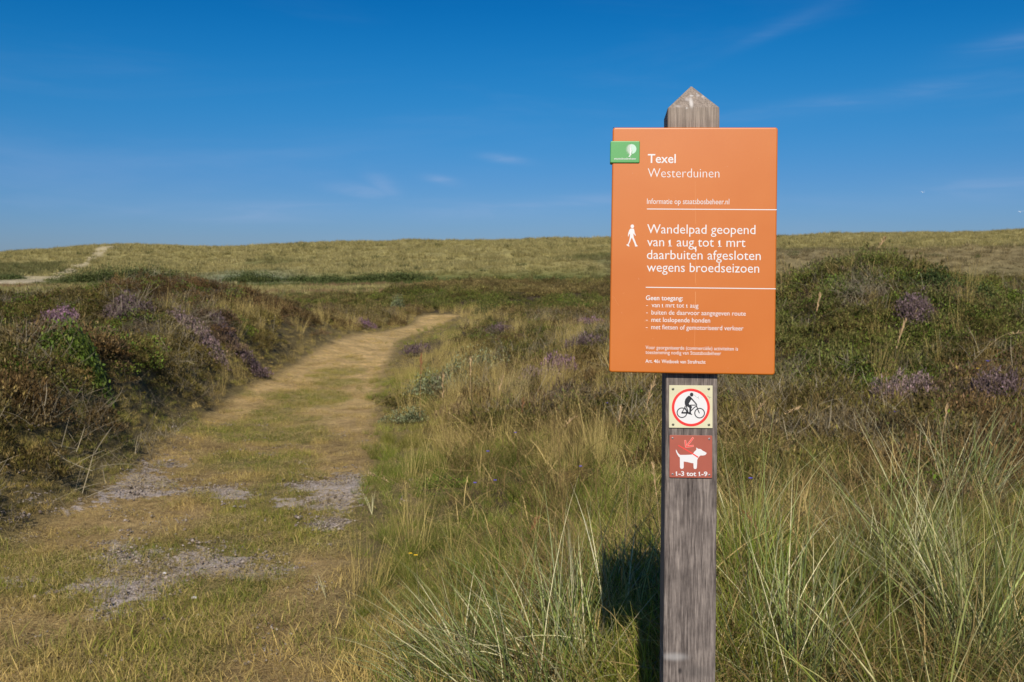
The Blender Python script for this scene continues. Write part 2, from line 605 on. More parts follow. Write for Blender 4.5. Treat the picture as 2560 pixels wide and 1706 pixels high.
# ------------------------------------------------------------------ vegetation prototypes
def ribbons(P0, az, th0, curve, length, w0, segs, v, dry, rng, tip_pow=1.6, twist=0.5, base_w=0.7, drygrad=0.0):
    """curved tapering strips. all inputs are arrays of n"""
    n = len(P0)
    s = np.linspace(0, 1, segs + 1)
    th = th0[:, None] + curve[:, None] * s[None] ** 1.3
    ds = length[:, None] / segs
    dirx = np.sin(th) * np.cos(az)[:, None]
    diry = np.sin(th) * np.sin(az)[:, None]
    dirz = np.cos(th)
    step = np.stack([dirx, diry, dirz], -1) * ds[..., None]
    P = np.zeros((n, segs + 1, 3))
    P[:, 0] = P0
    P[:, 1:] = P0[:, None] + np.cumsum(step[:, :-1], 1)
    tw = rng.uniform(-twist, twist, n) * math.pi
    side = np.stack([-np.sin(az + tw), np.cos(az + tw), 0 * az], -1)
    prof = (base_w + (1 - base_w) * np.minimum(s * 4, 1)) * (1 - s ** tip_pow)
    prof[-1] = 0
    W = w0[:, None] * prof[None]
    Lf = P - side[:, None] * W[..., None] / 2
    Rt = P + side[:, None] * W[..., None] / 2
    # tip uses one vertex
    verts = np.concatenate([Lf[:, :-1], Rt[:, :-1], P[:, -1:]], 1)
    m = verts.shape[1]
    base = (np.arange(n) * m)[:, None, None]
    q = []
    for i in range(segs - 1):
        a, b, c, d = i, segs + i, segs + i + 1, i + 1
        q.append([a, b, c])
        q.append([a, c, d])
    q.append([segs - 1, 2 * segs - 1, 2 * segs])
    q = np.array(q)[None] + base
    vv = np.repeat(v[:, None], m, 1)
    dg = np.concatenate([s[:-1], s[:-1], s[-1:]])
    dd = np.clip(dry[:, None] + drygrad * (dg[None] ** 2 - .2), 0, 1)
    return verts.reshape(-1, 3), q.reshape(-1, 3), vv.ravel(), dd.ravel()


def join(parts):
    Vs, Fs, vs, ds, o = [], [], [], [], 0
    for a, b, c, d in parts:
        Vs.append(a)
        Fs.append(b + o)
        vs.append(c)
        ds.append(d)
        o += len(a)
    return np.concatenate(Vs), np.concatenate(Fs), np.concatenate(vs), np.concatenate(ds)


def disc(rng, n, r, p=0.5):
    a = rng.uniform(0, 2 * math.pi, n)
    q = r * rng.random(n) ** p
    return np.stack([q * np.cos(a), q * np.sin(a), np.zeros(n)], -1), a


def U(rng, a, b, n):
    return rng.uniform(a, b, n)


def p_turf(rng, n=80, r=.11, hmin=.025, hmax=.07, w=.003):
    P, a = disc(rng, n, r)
    P[:, 2] -= .008
    return ribbons(P, U(rng, 0, 6.28, n), U(rng, .1, 1.1, n), U(rng, 0, .9, n), U(rng, hmin, hmax, n), U(rng, .6, 1.3, n) * w, 2,
                   U(rng, .55, 1.5, n), (rng.random(n) < .35) * U(rng, .4, 1, n), rng)


def p_litter(rng, n=46, r=.12):
    P, a = disc(rng, n, r)
    P[:, 2] = U(rng, .002, .02, n)
    return ribbons(P, U(rng, 0, 6.28, n), U(rng, 1.25, 1.62, n), U(rng, -.2, .5, n), U(rng, .03, .12, n), U(rng, .0012, .0028, n), 2,
                   U(rng, .6, 1.6, n), U(rng, .5, 1, n), rng, twist=.1)


def p_meadow(rng, n=90, r=.09, h=(.09, .34), w=.0029, lean=.85, dryp=.30):
    P, a = disc(rng, n, r)
    P[:, 2] -= .01
    out = a + rng.normal(0, 1.2, n)
    return ribbons(P, out, U(rng, .02, lean, n), U(rng, .1, 1.2, n), U(rng, h[0], h[1], n), U(rng, .6, 1.4, n) * w, 4,
                   U(rng, .55, 1.45, n), np.clip((rng.random(n) < dryp) * U(rng, .5, 1, n) + U(rng, 0, .15, n), 0, 1), rng, drygrad=.35)


def p_marram(rng, n=75, r=.07, h=(.35, .78), bias=None):
    P, a = disc(rng, n, r)
    P[:, 2] -= .01
    out = a + rng.normal(0, 1.1, n)
    if bias is not None:
        out = bias + rng.normal(0, .45, n)
    th = np.abs(rng.normal(.40, .32, n)) if bias is None else U(rng, .3, 1.0, n)
    ln = U(rng, h[0], h[1], n)
    A = ribbons(P, out, th, rng.gamma(2., .22, n), ln, U(rng, .0018, .0046, n), 7,
                np.clip(rng.normal(.85, .38, n), .25, 1.8), np.clip((rng.random(n) < .34) * U(rng, .5, 1, n) + U(rng, 0, .2, n), 0, 1), rng, tip_pow=2.2, drygrad=.35)
    k = int(n * .8)     # dead basal blades
    P, a = disc(rng, k, r * 1.3)
    B = ribbons(P, U(rng, 0, 6.28, k), U(rng, .7, 1.5, k), U(rng, -.2, .6, k), U(rng, .12, .35, k), U(rng, .002, .004, k), 3, U(rng, .5, 1.2, k), U(rng, .75, 1, k), rng)
    return join([A, B])


def p_straw(rng, n=50, r=.09, h=(.2, .48)):
    P, a = disc(rng, n, r)
    out = a + rng.normal(0, .9, n)
    A = ribbons(P, out, U(rng, .0, .35, n), U(rng, .0, .7, n), U(rng, h[0], h[1], n), U(rng, .0016, .0026, n), 4,
                U(rng, .7, 1.4, n), np.clip(U(rng, .35, 1.1, n), 0, 1), rng)
    k = 9
    P, a = disc(rng, k, r)
    parts = [A]
    for i in range(k):     # thin seed heads
        parts.append(stalk_parts(rng, P[i], a[i] + rng.normal(0, 1), rng.uniform(.05, .3), rng.uniform(.1, .5), rng.uniform(h[0] * 1.1, h[1] * 1.25), .05, 8))
    return join(parts)


def stalk_parts(rng, P0, az, th0, curve, ln, head, nh, wh=.003, spread=.35, far=1.0):
    """one stem with a feathered seed head"""
    segs = 7
    A = ribbons(np.array([P0]), np.array([az]), np.array([th0]), np.array([curve]), np.array([ln]), np.array([.0022 * far]), segs,
                np.array([1.1]), np.array([.75]), rng, tip_pow=6, base_w=1, twist=.2)
    s = np.linspace(0, 1, 60)
    th = th0 + curve * s ** 1.3
    st = np.stack([np.sin(th) * math.cos(az), np.sin(th) * math.sin(az), np.cos(th)], -1) * ln / 59
    pts = np.array(P0) + np.cumsum(st, 0)
    i0 = int(59 * (1 - head / ln))
    idx = rng.integers(max(i0, 0), 58, nh)
    e = np.sin(np.clip((idx - i0) / (59 - i0), .05, 1) * math.pi) * .7 + .3
    B = ribbons(pts[idx], az + rng.normal(0, 1.3, nh), th[idx] + rng.normal(0, spread, nh), U(rng, -.2, .3, nh), U(rng, .014, .026, nh) * far ** .6 * e * (head / .08) ** .5,
                np.full(nh, wh), 2, U(rng, .75, 1.35, nh), np.full(nh, 1.), rng, tip_pow=2.4, base_w=.4)
    return join([A, B])


def p_heath(rng, n=230, r=.24, hh=.17, ln=(.04, .085), w=.011, flower=0.0):
    """dwarf shrub cushion: upright leafy sprigs over a dome"""
    P, a = disc(rng, n, r)
    q = np.hypot(P[:, 0], P[:, 1]) / r
    lump = .75 + .5 * np.sin(P[:, 0] * 23 + rng.uniform(0, 6)) * np.sin(P[:, 1] * 19 + rng.uniform(0, 6))
    P[:, 2] = hh * (1 - q ** 2.2) * lump * U(rng, .55, 1.05, n) - .02
    out = a + rng.normal(0, .9, n)
    th = np.abs(q * .9 + rng.normal(0, .35, n))
    sh = ribbons(P, out, th, U(rng, -.5, .3, n), U(rng, *ln, n), U(rng, .6, 1.4, n) * w * .3, 3, U(rng, .5, 1.2, n), U(rng, 0, .6, n), rng, tip_pow=3, base_w=.8)
    parts = [sh]
    for k in range(4):   # short side needles
        f = rng.uniform(.1, .95, n)
        d = np.stack([np.sin(th) * np.cos(out), np.sin(th) * np.sin(out), np.cos(th)], -1)
        Pn = P + d * (f * ln[0])[:, None]
        parts.append(ribbons(Pn, out + rng.normal(0, 1.5, n), np.abs(th + rng.normal(0, .6, n)), U(rng, -.3, .3, n), U(rng, .014, .036, n), U(rng, .6, 1.5, n) * w * .85, 2,
                             np.clip(rng.normal(1., .5, n), .2, 2.4), np.clip(rng.normal(.3 + flower, .32, n), 0, 1), rng, tip_pow=2.5, base_w=.5))
    return join(parts)


def p_leafy(rng, n=330, r=.25, hh=.2, size=.022):
    P, a = disc(rng, n, r)
    q = np.hypot(P[:, 0], P[:, 1]) / r
    P[:, 2] = hh * (1 - q ** 2) * U(rng, .35, 1.1, n) * (.8 + .35 * np.sin(P[:, 0] * 20 + 1) * np.cos(P[:, 1] * 22))
    return ribbons(P, U(rng, 0, 6.28, n), U(rng, .3, 1.5, n), U(rng, -.2, .7, n), U(rng, .8, 1.7, n) * size, U(rng, .5, .9, n) * size, 2,
                   np.clip(rng.normal(1, .45, n), .3, 2.2), np.clip(rng.normal(.2, .3, n), 0, 1), rng, tip_pow=2.4, base_w=.35, twist=.15)


def p_twigs(rng, n=60, r=.2):
    P, a = disc(rng, n, r)
    P[:, 2] = U(rng, 0, .10, n)
    return ribbons(P, U(rng, 0, 6.28, n), U(rng, .5, 1.5, n), U(rng, -.9, .9, n), U(rng, .10, .28, n), U(rng, .0018, .0042, n), 5,
                   U(rng, .5, 1.5, n), U(rng, .3, 1, n), rng, tip_pow=5, base_w=1)


def p_thatch(rng, n=55, r=.12):
    P, a = disc(rng, n, r)
    P[:, 2] = U(rng, 0, .07, n)
    return ribbons(P, U(rng, 0, 6.28, n), U(rng, .4, 1.6, n), U(rng, -.6, 1.5, n), U(rng, .06, .26, n), U(rng, .0015, .0038, n), 4,
                   np.clip(rng.normal(.95, .45, n), .25, 2), U(rng, .3, 1, n), rng, tip_pow=3.5)


def p_far(rng, n=70, r=.55, h=(.25, .7)):
    P, a = disc(rng, n, r)
    out = a + rng.normal(0, 1.0, n)
    return ribbons(P, out, U(rng, .1, .8, n), U(rng, .1, .8, n), U(rng, h[0], h[1], n), U(rng, .03, .07, n), 2, U(rng, .6, 1.4, n), np.clip(rng.normal(.45, .3, n), 0, 1), rng)


CHROMA = C([1.0, 1.0, .74])      # summer-dry, warm tint of all the cover


def protos(tag, fn, count, mat, **kw):
    c = bpy.data.collections.new(tag)
    for i in range(count):
        rng = np.random.default_rng(100 + i * 7 + len(tag))
        Vp, Fp, vp, dp = fn(rng, **kw)
        me = np_mesh('%s_form' % tag, Vp, Fp, mat, attrs={'v': vp, 'dry': dp})
        c.objects.link(bpy.data.objects.new('%s_form_%02d' % (tag, i), me))
    return c


def plant(name, coll, count, P, scale, tint, tint_dry, label, cat, tilt=.12, rotz=None, sz=None, chroma=None):
    """one ground-cover object: every clump planted at its own ground point"""
    n = len(P)
    rng = np.random.default_rng(len(name) * 13 + n)
    me = bpy.data.meshes.new(name)
    me.vertices.add(n)
    me.vertices.foreach_set('co', np.asarray(P, np.float32).ravel())
    rot = np.stack([rng.normal(0, tilt, n), rng.normal(0, tilt, n), rng.uniform(0, 6.28, n) if rotz is None else rotz], -1)
    a = me.attributes.new('turn', 'FLOAT_VECTOR', 'POINT')
    a.data.foreach_set('vector', rot.astype(np.float32).ravel())
    scl = np.repeat(np.asarray(scale)[:, None], 3, 1)
    if sz is not None:
        scl[:, 2] = scl[:, 2] * sz
    a = me.attributes.new('size', 'FLOAT_VECTOR', 'POINT')
    a.data.foreach_set('vector', scl.astype(np.float32).ravel())
    a = me.attributes.new('form', 'INT', 'POINT')
    a.data.foreach_set('value', rng.integers(0, count, n).astype(np.int32))
    for an, cc in (('tint', tint), ('tint_dry', tint_dry)):
        a = me.attributes.new(an, 'FLOAT_COLOR', 'POINT')
        c = np.ones((n, 4), np.float32)
        c[:, :3] = cc * (CHROMA if chroma is None else chroma)
        a.data.foreach_set('color', c.ravel())
    o = bpy.data.objects.new(name, me)
    link(o)
    g = bpy.data.node_groups.new(name + '_growth', 'GeometryNodeTree')
    g.interface.new_socket('Geometry', in_out='INPUT', socket_type='NodeSocketGeometry')
    g.interface.new_socket('Geometry', in_out='OUTPUT', socket_type='NodeSocketGeometry')
    gi = N(g, 'NodeGroupInput')
    go = N(g, 'NodeGroupOutput')
    ci = N(g, 'GeometryNodeCollectionInfo')
    ci.inputs['Collection'].default_value = coll
    ci.inputs['Separate Children'].default_value = True
    ci.inputs['Reset Children'].default_value = True
    ip = N(g, 'GeometryNodeInstanceOnPoints')
    ip.inputs['Pick Instance'].default_value = True

    def attr(nm, typ):
        k = N(g, 'GeometryNodeInputNamedAttribute', data_type=typ)
        k.inputs['Name'].default_value = nm
        return next(s for s in k.outputs if s.enabled and s.name == 'Attribute')
    L(g, gi.outputs[0], ip.inputs['Points'])
    L(g, ci.outputs[0], ip.inputs['Instance'])
    L(g, attr('form', 'INT'), ip.inputs['Instance Index'])
    er = N(g, 'FunctionNodeEulerToRotation')
    L(g, attr('turn', 'FLOAT_VECTOR'), er.inputs[0])
    L(g, er.outputs[0], ip.inputs['Rotation'])
    L(g, attr('size', 'FLOAT_VECTOR'), ip.inputs['Scale'])
    L(g, ip.outputs[0], go.inputs[0])
    md = o.modifiers.new('growth', 'NODES')
    md.node_group = g
    return tagit(o, label, cat, kind='stuff')


def sector(bands, tmax=.66, seed=0):
    """random ground points in front of the camera; bands = (y0, y1, per m2)"""
    rng = np.random.default_rng(1000 + seed)
    out = []
    for y0, y1, d in bands:
        w1 = y1 * tmax + 1.2
        n = int(d * (y1 - y0) * 2 * w1)
        yy = rng.uniform(y0, y1, n)
        xx = rng.uniform(-w1, w1, n)
        k = np.abs(xx) < yy * tmax + 1.2
        out.append(np.stack([xx[k], yy[k]], -1))
    P = np.concatenate(out)
    return P[:, 0], P[:, 1], rng


def ground_pts(x, y, dz=0.0):
    return np.stack([x, y, terrain(x, y) + dz], -1)


BASE_XY = (0.33, 1.95)


def clear_of_sign(x, y, r=.10):
    """keep stems out of the post itself"""
    return np.hypot(x - BASE_XY[0], y - BASE_XY[1]) > r


def heath_mask(x, y):
    """1 where dwarf shrubs rule: left bank, right mound, middle distance"""
    l, r = path_edges(np.clip(y, 0, 36))
    dl = l - x
    left = S((dl - .1) / .7)
    m = gauss(x, y, 5.0, 11.3, 4.8, 4.6)
    mound = S((m + (fbm(x, y, .6, 3, off=15) - .5) * .35 - .19) / .10)
    dr = x - r
    mid = S((y - 13) / 5) * S((dr - 1.0) / 1.5)
    return np.maximum(np.maximum(left * (y < 34), mound), np.maximum(mid, S((y - 33.5) / 1.5))) * (1 - .75 * S((y - 26) / 4) * S((-x / np.maximum(y, 1) - .20) / .05))


# ------------------------------------------------------------------ plants one can tell apart: where they stand
HEATHER = [
    (150, 822, 0.19, 0.15, 3, 'MHB', 'small bright mauve heather bush at the far left of the bank'),
    (485, 838, 0.43, 0.17, 4, 'MH', 'wide pale mauve heather bush on the left bank above the golden grass'),
    (590, 880, 0.47, 0.12, 4, 'MHD', 'low dusky heather strip just above the golden grass of the left bank'),
    (915, 824, 0.23, 0.19, 3, 'MHB', 'small violet heather bush close to the bend on the left bank'),
    (320, 790, 0.32, 0.19, 3, 'MHD', 'dusky heather bush below the brown crest on the left'),
    (1045, 892, 0.30, 0.19, 3, 'MHD', 'dusky mauve heather bush beside the right edge of the path'),
    (1255, 838, 0.43, 0.19, 3, 'MHD', 'faint mauve heather bush midway between path bend and notice board'),
    (1485, 815, 0.40, 0.22, 3, 'MHB', 'violet heather bush just left of the notice board near its dash list'),
    (1462, 884, 0.45, 0.22, 5, 'MHD', 'largest dark mauve heather bush left of the notice board'),
    (1394, 938, 0.16, 0.14, 3, 'MHB', 'small bright heather tuft below the dark mauve bush by the straw tussock'),
    (1352, 965, 0.19, 0.11, 3, 'MH', 'pale heather tuft at the foot of the leaning straw tussock'),
    (2250, 1015, 0.33, 0.20, 5, 'MH', 'large pale mauve heather bush in full flower on the right mound'),
    (2290, 800, 0.19, 0.15, 3, 'MHD', 'small dusky heather bush high on the right mound'),
    (2494, 1000, 0.22, 0.17, 3, 'MHD', 'faded heather bush at the right end of the mound'),
]
SHR = [
    (995, 778, .22, .20, .42, 8, .03, 'M_WILLOW', 'round grey green bush at the top of the left bank by the bend', 'bush'),
    (852, 752, .75, .35, .25, 9, .03, 'M_BRIGHT', 'wide bright green bush behind the crest of the left bank', 'bush'),
    (1215, 790, .45, .3, .40, 9, .03, 'M_DARKGREEN', 'compact dark green bush right of the path bend', 'bush'),
    (1430, 782, .95, .4, .38, 12, .03, 'M_BRIGHT', 'long bright green bush left of the notice board', 'bush'),
    (1200, 935, .42, .35, .30, 10, .022, 'M_WILLOW', 'grey green willow bush right of the path among dry grass', 'bush'),
    (1090, 985, .40, .35, .26, 10, .022, 'M_WILLOW', 'grey green willow bush touching the right edge of the path', 'bush'),
    (1010, 1060, .16, .14, .14, 4, .018, 'M_WILLOW', 'small pale willow bush spilling onto the path edge', 'bush'),
    (180, 900, .20, .15, .25, 5, .028, 'M_BRIGHT', 'bright green leafy bush in the brown heath at far left', 'bush'),
    (225, 950, .14, .12, .22, 4, .028, 'M_BRIGHT', 'small yellow green leafy bush below another at far left', 'bush'),
    (2075, 730, .16, .14, .14, 4, .03, 'M_BRIGHT', 'bright green fern like bush near the top of the right mound', 'bush'),
    (2165, 985, .16, .12, .12, 4, .022, 'M_BRIGHT', 'yellow green bush touching the large mauve heather on the mound', 'bush'),
    (2130, 665, .45, .25, .20, 8, .026, 'M_DARKGREEN', 'dark green bush crowning the right mound', 'bush'),
    (2370, 730, .45, .30, .18, 8, .024, 'M_DARKGREEN', 'dark green bush on the right shoulder of the mound', 'bush'),
]

EXCL = []
for row in HEATHER + SHR:
    ex_, ey_, _z = hit(row[0], row[1])
    EXCL.append((ex_, ey_, row[2], row[3]))
ex_, ey_, _z = hit(1268, 1010)
EXCL.append((ex_ + .1, ey_, .3, .25))


def free_of_things(x, y, k=1.0):
    ok = np.ones(len(x), bool)
    for cx_, cy_, rx_, ry_ in EXCL:
        ok &= ((x - cx_) / (rx_ * k + .05)) ** 2 + ((y - cy_) / (ry_ * k + .10)) ** 2 > 1
    return ok


# --- short turf on the path and its edges
x, y, rg = sector([(2.6, 5, 210), (5, 9, 170), (9, 15, 110), (15, 34, 60)], tmax=.62, seed=1)
pdv = path_dist(x, y)
keep = (pdv < .5 + .9 * (x > -1.6) * (1 - S((y - 12) / 6)))
gm = green_mask(x, y)
sm = sand_mask(x, y)
keep &= rg.random(len(x)) < np.where(pdv > .05, 1.0, (0.22 + .80 * gm) * (1 - 1.15 * sm)) * (1 - .4 * S((y - 14) / 6))
x, y, gm = x[keep], y[keep], gm[keep]
n = len(x)
tg = mix(C([.46, .33, .15]), C([.180, .200, .034]), np.clip(gm + rg.normal(0, .2, n), 0, 1))
tg = mix(tg, C([.10, .145, .024]), S((fbm(x, y, 2.5, 3, off=44) - .56) / .06) * .7)
tg = mix(tg, C([.44, .32, .13]), S((y - 12) / 6) * .7)
td = np.tile(C([.48, .35, .17]), (n, 1)) * (.75 + .5 * rg.random(n))[:, None]
sc = U(rg, .6, 1.3, n) * (.75 + .6 * (1 - S((y - 3.5) / 2)))
plant('turf_grass', protos('turf', p_turf, 6, MAT_VEG), 6, ground_pts(x, y, -.015), sc, tg, td, 'short trodden green and straw turf growing on the path', 'grass')

x, y, rg = sector([(2.6, 6, 110), (6, 14, 70), (14, 33, 50)], tmax=.62, seed=2)
keep = (path_dist(x, y) < .35) & (rg.random(len(x)) < .75 - .25 * sand_mask(x, y))
x, y = x[keep], y[keep]
n = len(x)
td = mix(C([.36, .25, .12]), C([.58, .45, .24]), rg.random(n))
plant('straw_litter', protos('litter', p_litter, 5, MAT_VEG), 5, ground_pts(x, y, -.015), U(rg, .7, 1.3, n), td * .7, td, 'dead straw blades lying flat over the path', 'straw', tilt=.05)

# --- crumbs of sand and soil on the bare patches and edges
def p_crumbs(rng, n=26, r=.10):
    Vs, Fs, o_ = [], [], 0
    base = np.array([[1, 0, 0], [0, 1, 0], [-1, 0, 0], [0, -1, 0], [0, 0, 1.], [0, 0, -1]])
    fc = np.array([[0, 1, 4], [1, 2, 4], [2, 3, 4], [3, 0, 4], [1, 0, 5], [2, 1, 5], [3, 2, 5], [0, 3, 5]])
    P, a = disc(rng, n, r)
    vs, ds = [], []
    for i in range(n):
        s_ = rng.uniform(.0025, .009) * (1 if rng.random() > .1 else 1.7)
        b = base * rng.uniform(.6, 1.3, (6, 3)) * s_ * np.array([1, 1, .7])
        Vs.append(b + P[i])
        Fs.append(fc + o_)
        o_ += 6
        v = rng.uniform(.6, 1.4)
        vs += [v] * 6
        ds += [rng.random()] * 6
    return np.concatenate(Vs), np.concatenate(Fs), np.array(vs), np.array(ds)


x, y, rg = sector([(3, 6, 240), (6, 10, 130)], tmax=.62, seed=22)
keep = rg.random(len(x)) < S((sand_mask(x, y) - .15) / .4) + .04 * (path_dist(x, y) < .2)
x, y = x[keep], y[keep]
n = len(x)
plant('sand_crumbs', protos('crumbs', p_crumbs, 5, MAT_VEG), 5, ground_pts(x, y, -.018), U(rg, .6, 1.3, n), np.tile(C([.44, .375, .32]), (n, 1)), np.tile(C([.20, .155, .12]), (n, 1)),
      'loose grey crumbs of sand and soil on the bare patches', 'sand', chroma=C([1, 1, 1]))

# --- meadow grass: right foreground, path fringes, thin under the heath
x, y, rg = sector([(1.5, 5, 110), (5, 9, 120), (9, 15, 60), (15, 30, 16)], seed=3)
l, r = path_edges(np.clip(y, 0, 36))
dr, dl = x - r, l - x
hm = heath_mask(x, y)
pr = S((dr + .12 + (fbm(x, y, 1.2, 2) - .5) * .7) / .3) * (1 - .88 * hm)
pr = np.maximum(pr, S((dl + .05) / .3) * (1 - .80 * S((dl - .5) / .9)) * .9)
pr = np.where((x < l) & (dl > 1.0), .10, pr) * np.where(free_of_things(x, y, .8), 1, .12)
keep = (rg.random(len(x)) < pr) & clear_of_sign(x, y)
x, y, dr, dl, hm = x[keep], y[keep], dr[keep], dl[keep], hm[keep]
n = len(x)
g1 = fbm(x, y, .9, 3, off=70)
g2 = fbm(x, y, .5, 3, off=75)
tg = mix(C([.085, .150, .012]), C([.205, .240, .034]), S((g1 - .3) / .4))
tg = mix(tg, C([.30, .235, .090]), S((y - 4.5) / 3.5) * S((g2 - .42) / .15) * .75)
tg = mix(tg, C([.235, .195, .045]), (dl > 0) * .75)
td = mix(C([.30, .22, .09]), C([.52, .42, .21]), rg.random(n))
sc = U(rg, .45, 1.15, n) * (.66 + .34 * S((dr + .1) / .8)) * np.where(dl > 0, .85, 1) * (.84 - .28 * S((y - 3.6) / 2.2))
sc = sc * (.35 + 1.3 * fbm(x, y, 1.9, 3, off=77))
vv = (.3 + 1.35 * fbm(x, y, 2.6, 3, off=79))[:, None] * (.7 + .6 * rg.random(n))[:, None]
tg, td = tg * vv, td * (.6 + .4 * vv)
plant('meadow_grass', protos('meadow', p_meadow, 8, MAT_VEG), 8, ground_pts(x, y), sc, tg, td, 'fine green and straw meadow grass right of the path', 'grass')

# --- marram tufts
x, y, rg = sector([(1.6, 4.2, 9), (4.2, 7, 5), (7, 12, 2.6), (12, 30, .5)], seed=4)
l, r = path_edges(np.clip(y, 0, 36))
dr = x - r
hm = heath_mask(x, y)
clump = fbm(x, y, .75, 3, off=81)
pr = S((dr - .5) / .8) * (1 - .9 * hm) * S((clump - .34 + .15 * (y < 4)) / .14)
pr = pr * (.10 + .90 * S((x - .45) / .5)) * (1 - .75 * S((y - 4.3) / .8))
keep = (rg.random(len(x)) < pr) & clear_of_sign(x, y, .16)
x, y = x[keep], y[keep]
n = len(x)
tg = mix(C([.125, .170, .035]), C([.26, .30, .125]), rg.random(n))
tg = mix(tg, C([.19, .215, .030]), (rg.random(n) < .35) * .8)
td = mix(C([.48, .39, .19]), C([.60, .56, .36]), rg.random(n))
# shorter where they would stand in front of the boards
dd = np.hypot((x - .33) / .5, (y - 1.6) / .6)
sc = U(rg, .62, 1.1, n) * (.62 + .38 * S((dd - .6) / .8)) * (1 - .40 * S((y - 3.8) / 2))
plant('marram_grass', protos('marram', p_marram, 8, MAT_MARRAM), 8, ground_pts(x, y), sc, tg, td, 'long blue green marram blades arching round the signpost', 'grass')

# --- brown thatch of bent and broken dead blades among the grass
x, y, rg = sector([(1.6, 4.5, 60), (4.5, 9, 36), (9, 14, 14)], seed=14)
l, r = path_edges(np.clip(y, 0, 36))
keep = (rg.random(len(x)) < S((x - r - .3) / .6) * (.35 + .9 * fbm(x, y, 1.3, 3, off=222))) & clear_of_sign(x, y, .12)
x, y = x[keep], y[keep]
n = len(x)
td = mix(C([.17, .11, .055]), C([.52, .38, .20]), rg.random(n) ** 1.4)
plant('dead_thatch', protos('thatch', p_thatch, 6, MAT_VEG), 6, ground_pts(x, y), U(rg, .7, 1.5, n), td * .6, td, 'tangled brown thatch of dead bent blades under the grass', 'dead grass', tilt=.2)

# --- tall straw grass with thin seed heads
x, y, rg = sector([(3, 8, 10), (8, 16, 12), (16, 34, 6)], seed=5)
l, r = path_edges(np.clip(y, 0, 36))
dr, dl = x - r, l - x
pr = .75 * S((dl + .05) / .2) * (1 - S((dl - .7) / .5)) * S((y - 10) / 4)
pr = np.maximum(pr, S((dr - .5) / .6) * (1 - .75 * heath_mask(x, y)) * S((fbm(x, y, .6, 3, off=95) - .42) / .15) * S((y - 4.5) / 2.0) * .8)
pr = np.maximum(pr, .95 * S((dr - .3) / .6) * S((y - 7) / 2) * (1 - S((y - 21) / 4)) * (1 - S((x - 1.2) / 1.0)) * S((fbm(x, y, .8, 3, off=97) - .42) / .12))
pr = np.maximum(pr, .035 * (y < 30))
pr = np.maximum(pr, .3 * S((dr - .02) / .2) * (1 - S((dr - .7) / .5)) * (y > 4.4) * (y < 14))
pr = np.maximum(pr, .8 * S((y - 30.5) / 1) * (1 - S((y - 33.5) / .6)) * (np.abs(x + 1.9) < 1.6))
keep = (rg.random(len(x)) < pr) & (path_dist(x, y) > .05) & clear_of_sign(x, y, .5) & free_of_things(x, y, .7)
x, y, dl = x[keep], y[keep], dl[keep]
n = len(x)
tg = np.tile(C([.20, .165, .055]), (n, 1)) * (.7 + .6 * rg.random(n))[:, None]
td = mix(C([.44, .32, .14]), C([.62, .47, .24]), rg.random(n))
plant('straw_grass', protos('straw', p_straw, 6, MAT_VEG), 6, ground_pts(x, y), U(rg, .6, 1.05, n), tg, td, 'tall golden dry grass with thin seed heads fringing the path', 'grass')

# --- heath cover
x, y, rg = sector([(3, 8, 55), (8, 14, 38), (14, 22, 18), (22, 36, 9), (36, 62, 6), (62, 90, 1.2)], seed=6)
hm = heath_mask(x, y)
pdv = path_dist(x, y)
keep = (rg.random(len(x)) < hm * (1 - .9 * S((y - 52) / 12)) + (.04 + .16 * S((y - 4.5) / 2) * S((x - .3) / 1)) * (pdv > 1.2)) & (pdv > .18) & free_of_things(x, y, .9)
keep &= rg.random(len(x)) < .12 + .88 * S((fbm(x, y, 1.5, 3, off=210) - .30) / .12)
x, y = x[keep], y[keep]
n = len(x)
n1 = fbm(x, y, .45, 4, off=101)
n2 = fbm(x, y, .8, 4, off=113)
n3 = fbm(x, y, 1.6, 3, off=131)
green = C([.100, .130, .020])
brown = C([.170, .095, .045])
olive = C([.180, .165, .040])
greyb = C([.25, .19, .14])
tg = mix(green, olive, S((n1 - .38) / .2))
tg = mix(tg, brown, S((n2 - .53) / .1) * .8)
tg = mix(tg, greyb, S((n3 - .63) / .08) * .6)
topm = gauss(x, y, -6.3, 20.5, 4.2, 4.5)
tg = mix(tg, brown * .9, S((topm - .35) / .3) * .75)
tg = mix(tg, C([.115, .175, .035]), S((gauss(x, y, 4.6, 12.2, 3.4, 3.4) + (n3 - .5) * .9 - .35) / .25) * .7)
tg = mix(tg, mix(C([.15, .22, .035]), C([.34, .28, .11]), S((fbm(x * .5, y, .25, 3, off=260) - .38) / .2)), S((y - 28) / 6) * .85)
tg = tg * (.35 + 1.25 * rg.random(n))[:, None] * (1 + .35 * S((gauss(x, y, 5, 12, 4.5, 4.5) - .3) / .3))[:, None]
td = mix(C([.27, .17, .07]), C([.36, .29, .15]), rg.random(n))
td = mix(td, C([.30, .17, .20]), S((fbm(x, y, .5, 3, off=150) - .60) / .08) * .6 * (y < 34))
sc = U(rg, .5, 1.3, n) * (1 + .7 * S((y - 20) / 20))
plant('heath_cover', protos('heath', p_heath, 8, MAT_VEG), 8, ground_pts(x, y), sc, tg, td, 'low brown and green dwarf shrub heath on banks and mound', 'heath',
      tilt=.2, chroma=C([.70, .66, .58]), sz=U(rg, .5, 1.25, n) * (1 - .1 * S((y - 30) / 10)))

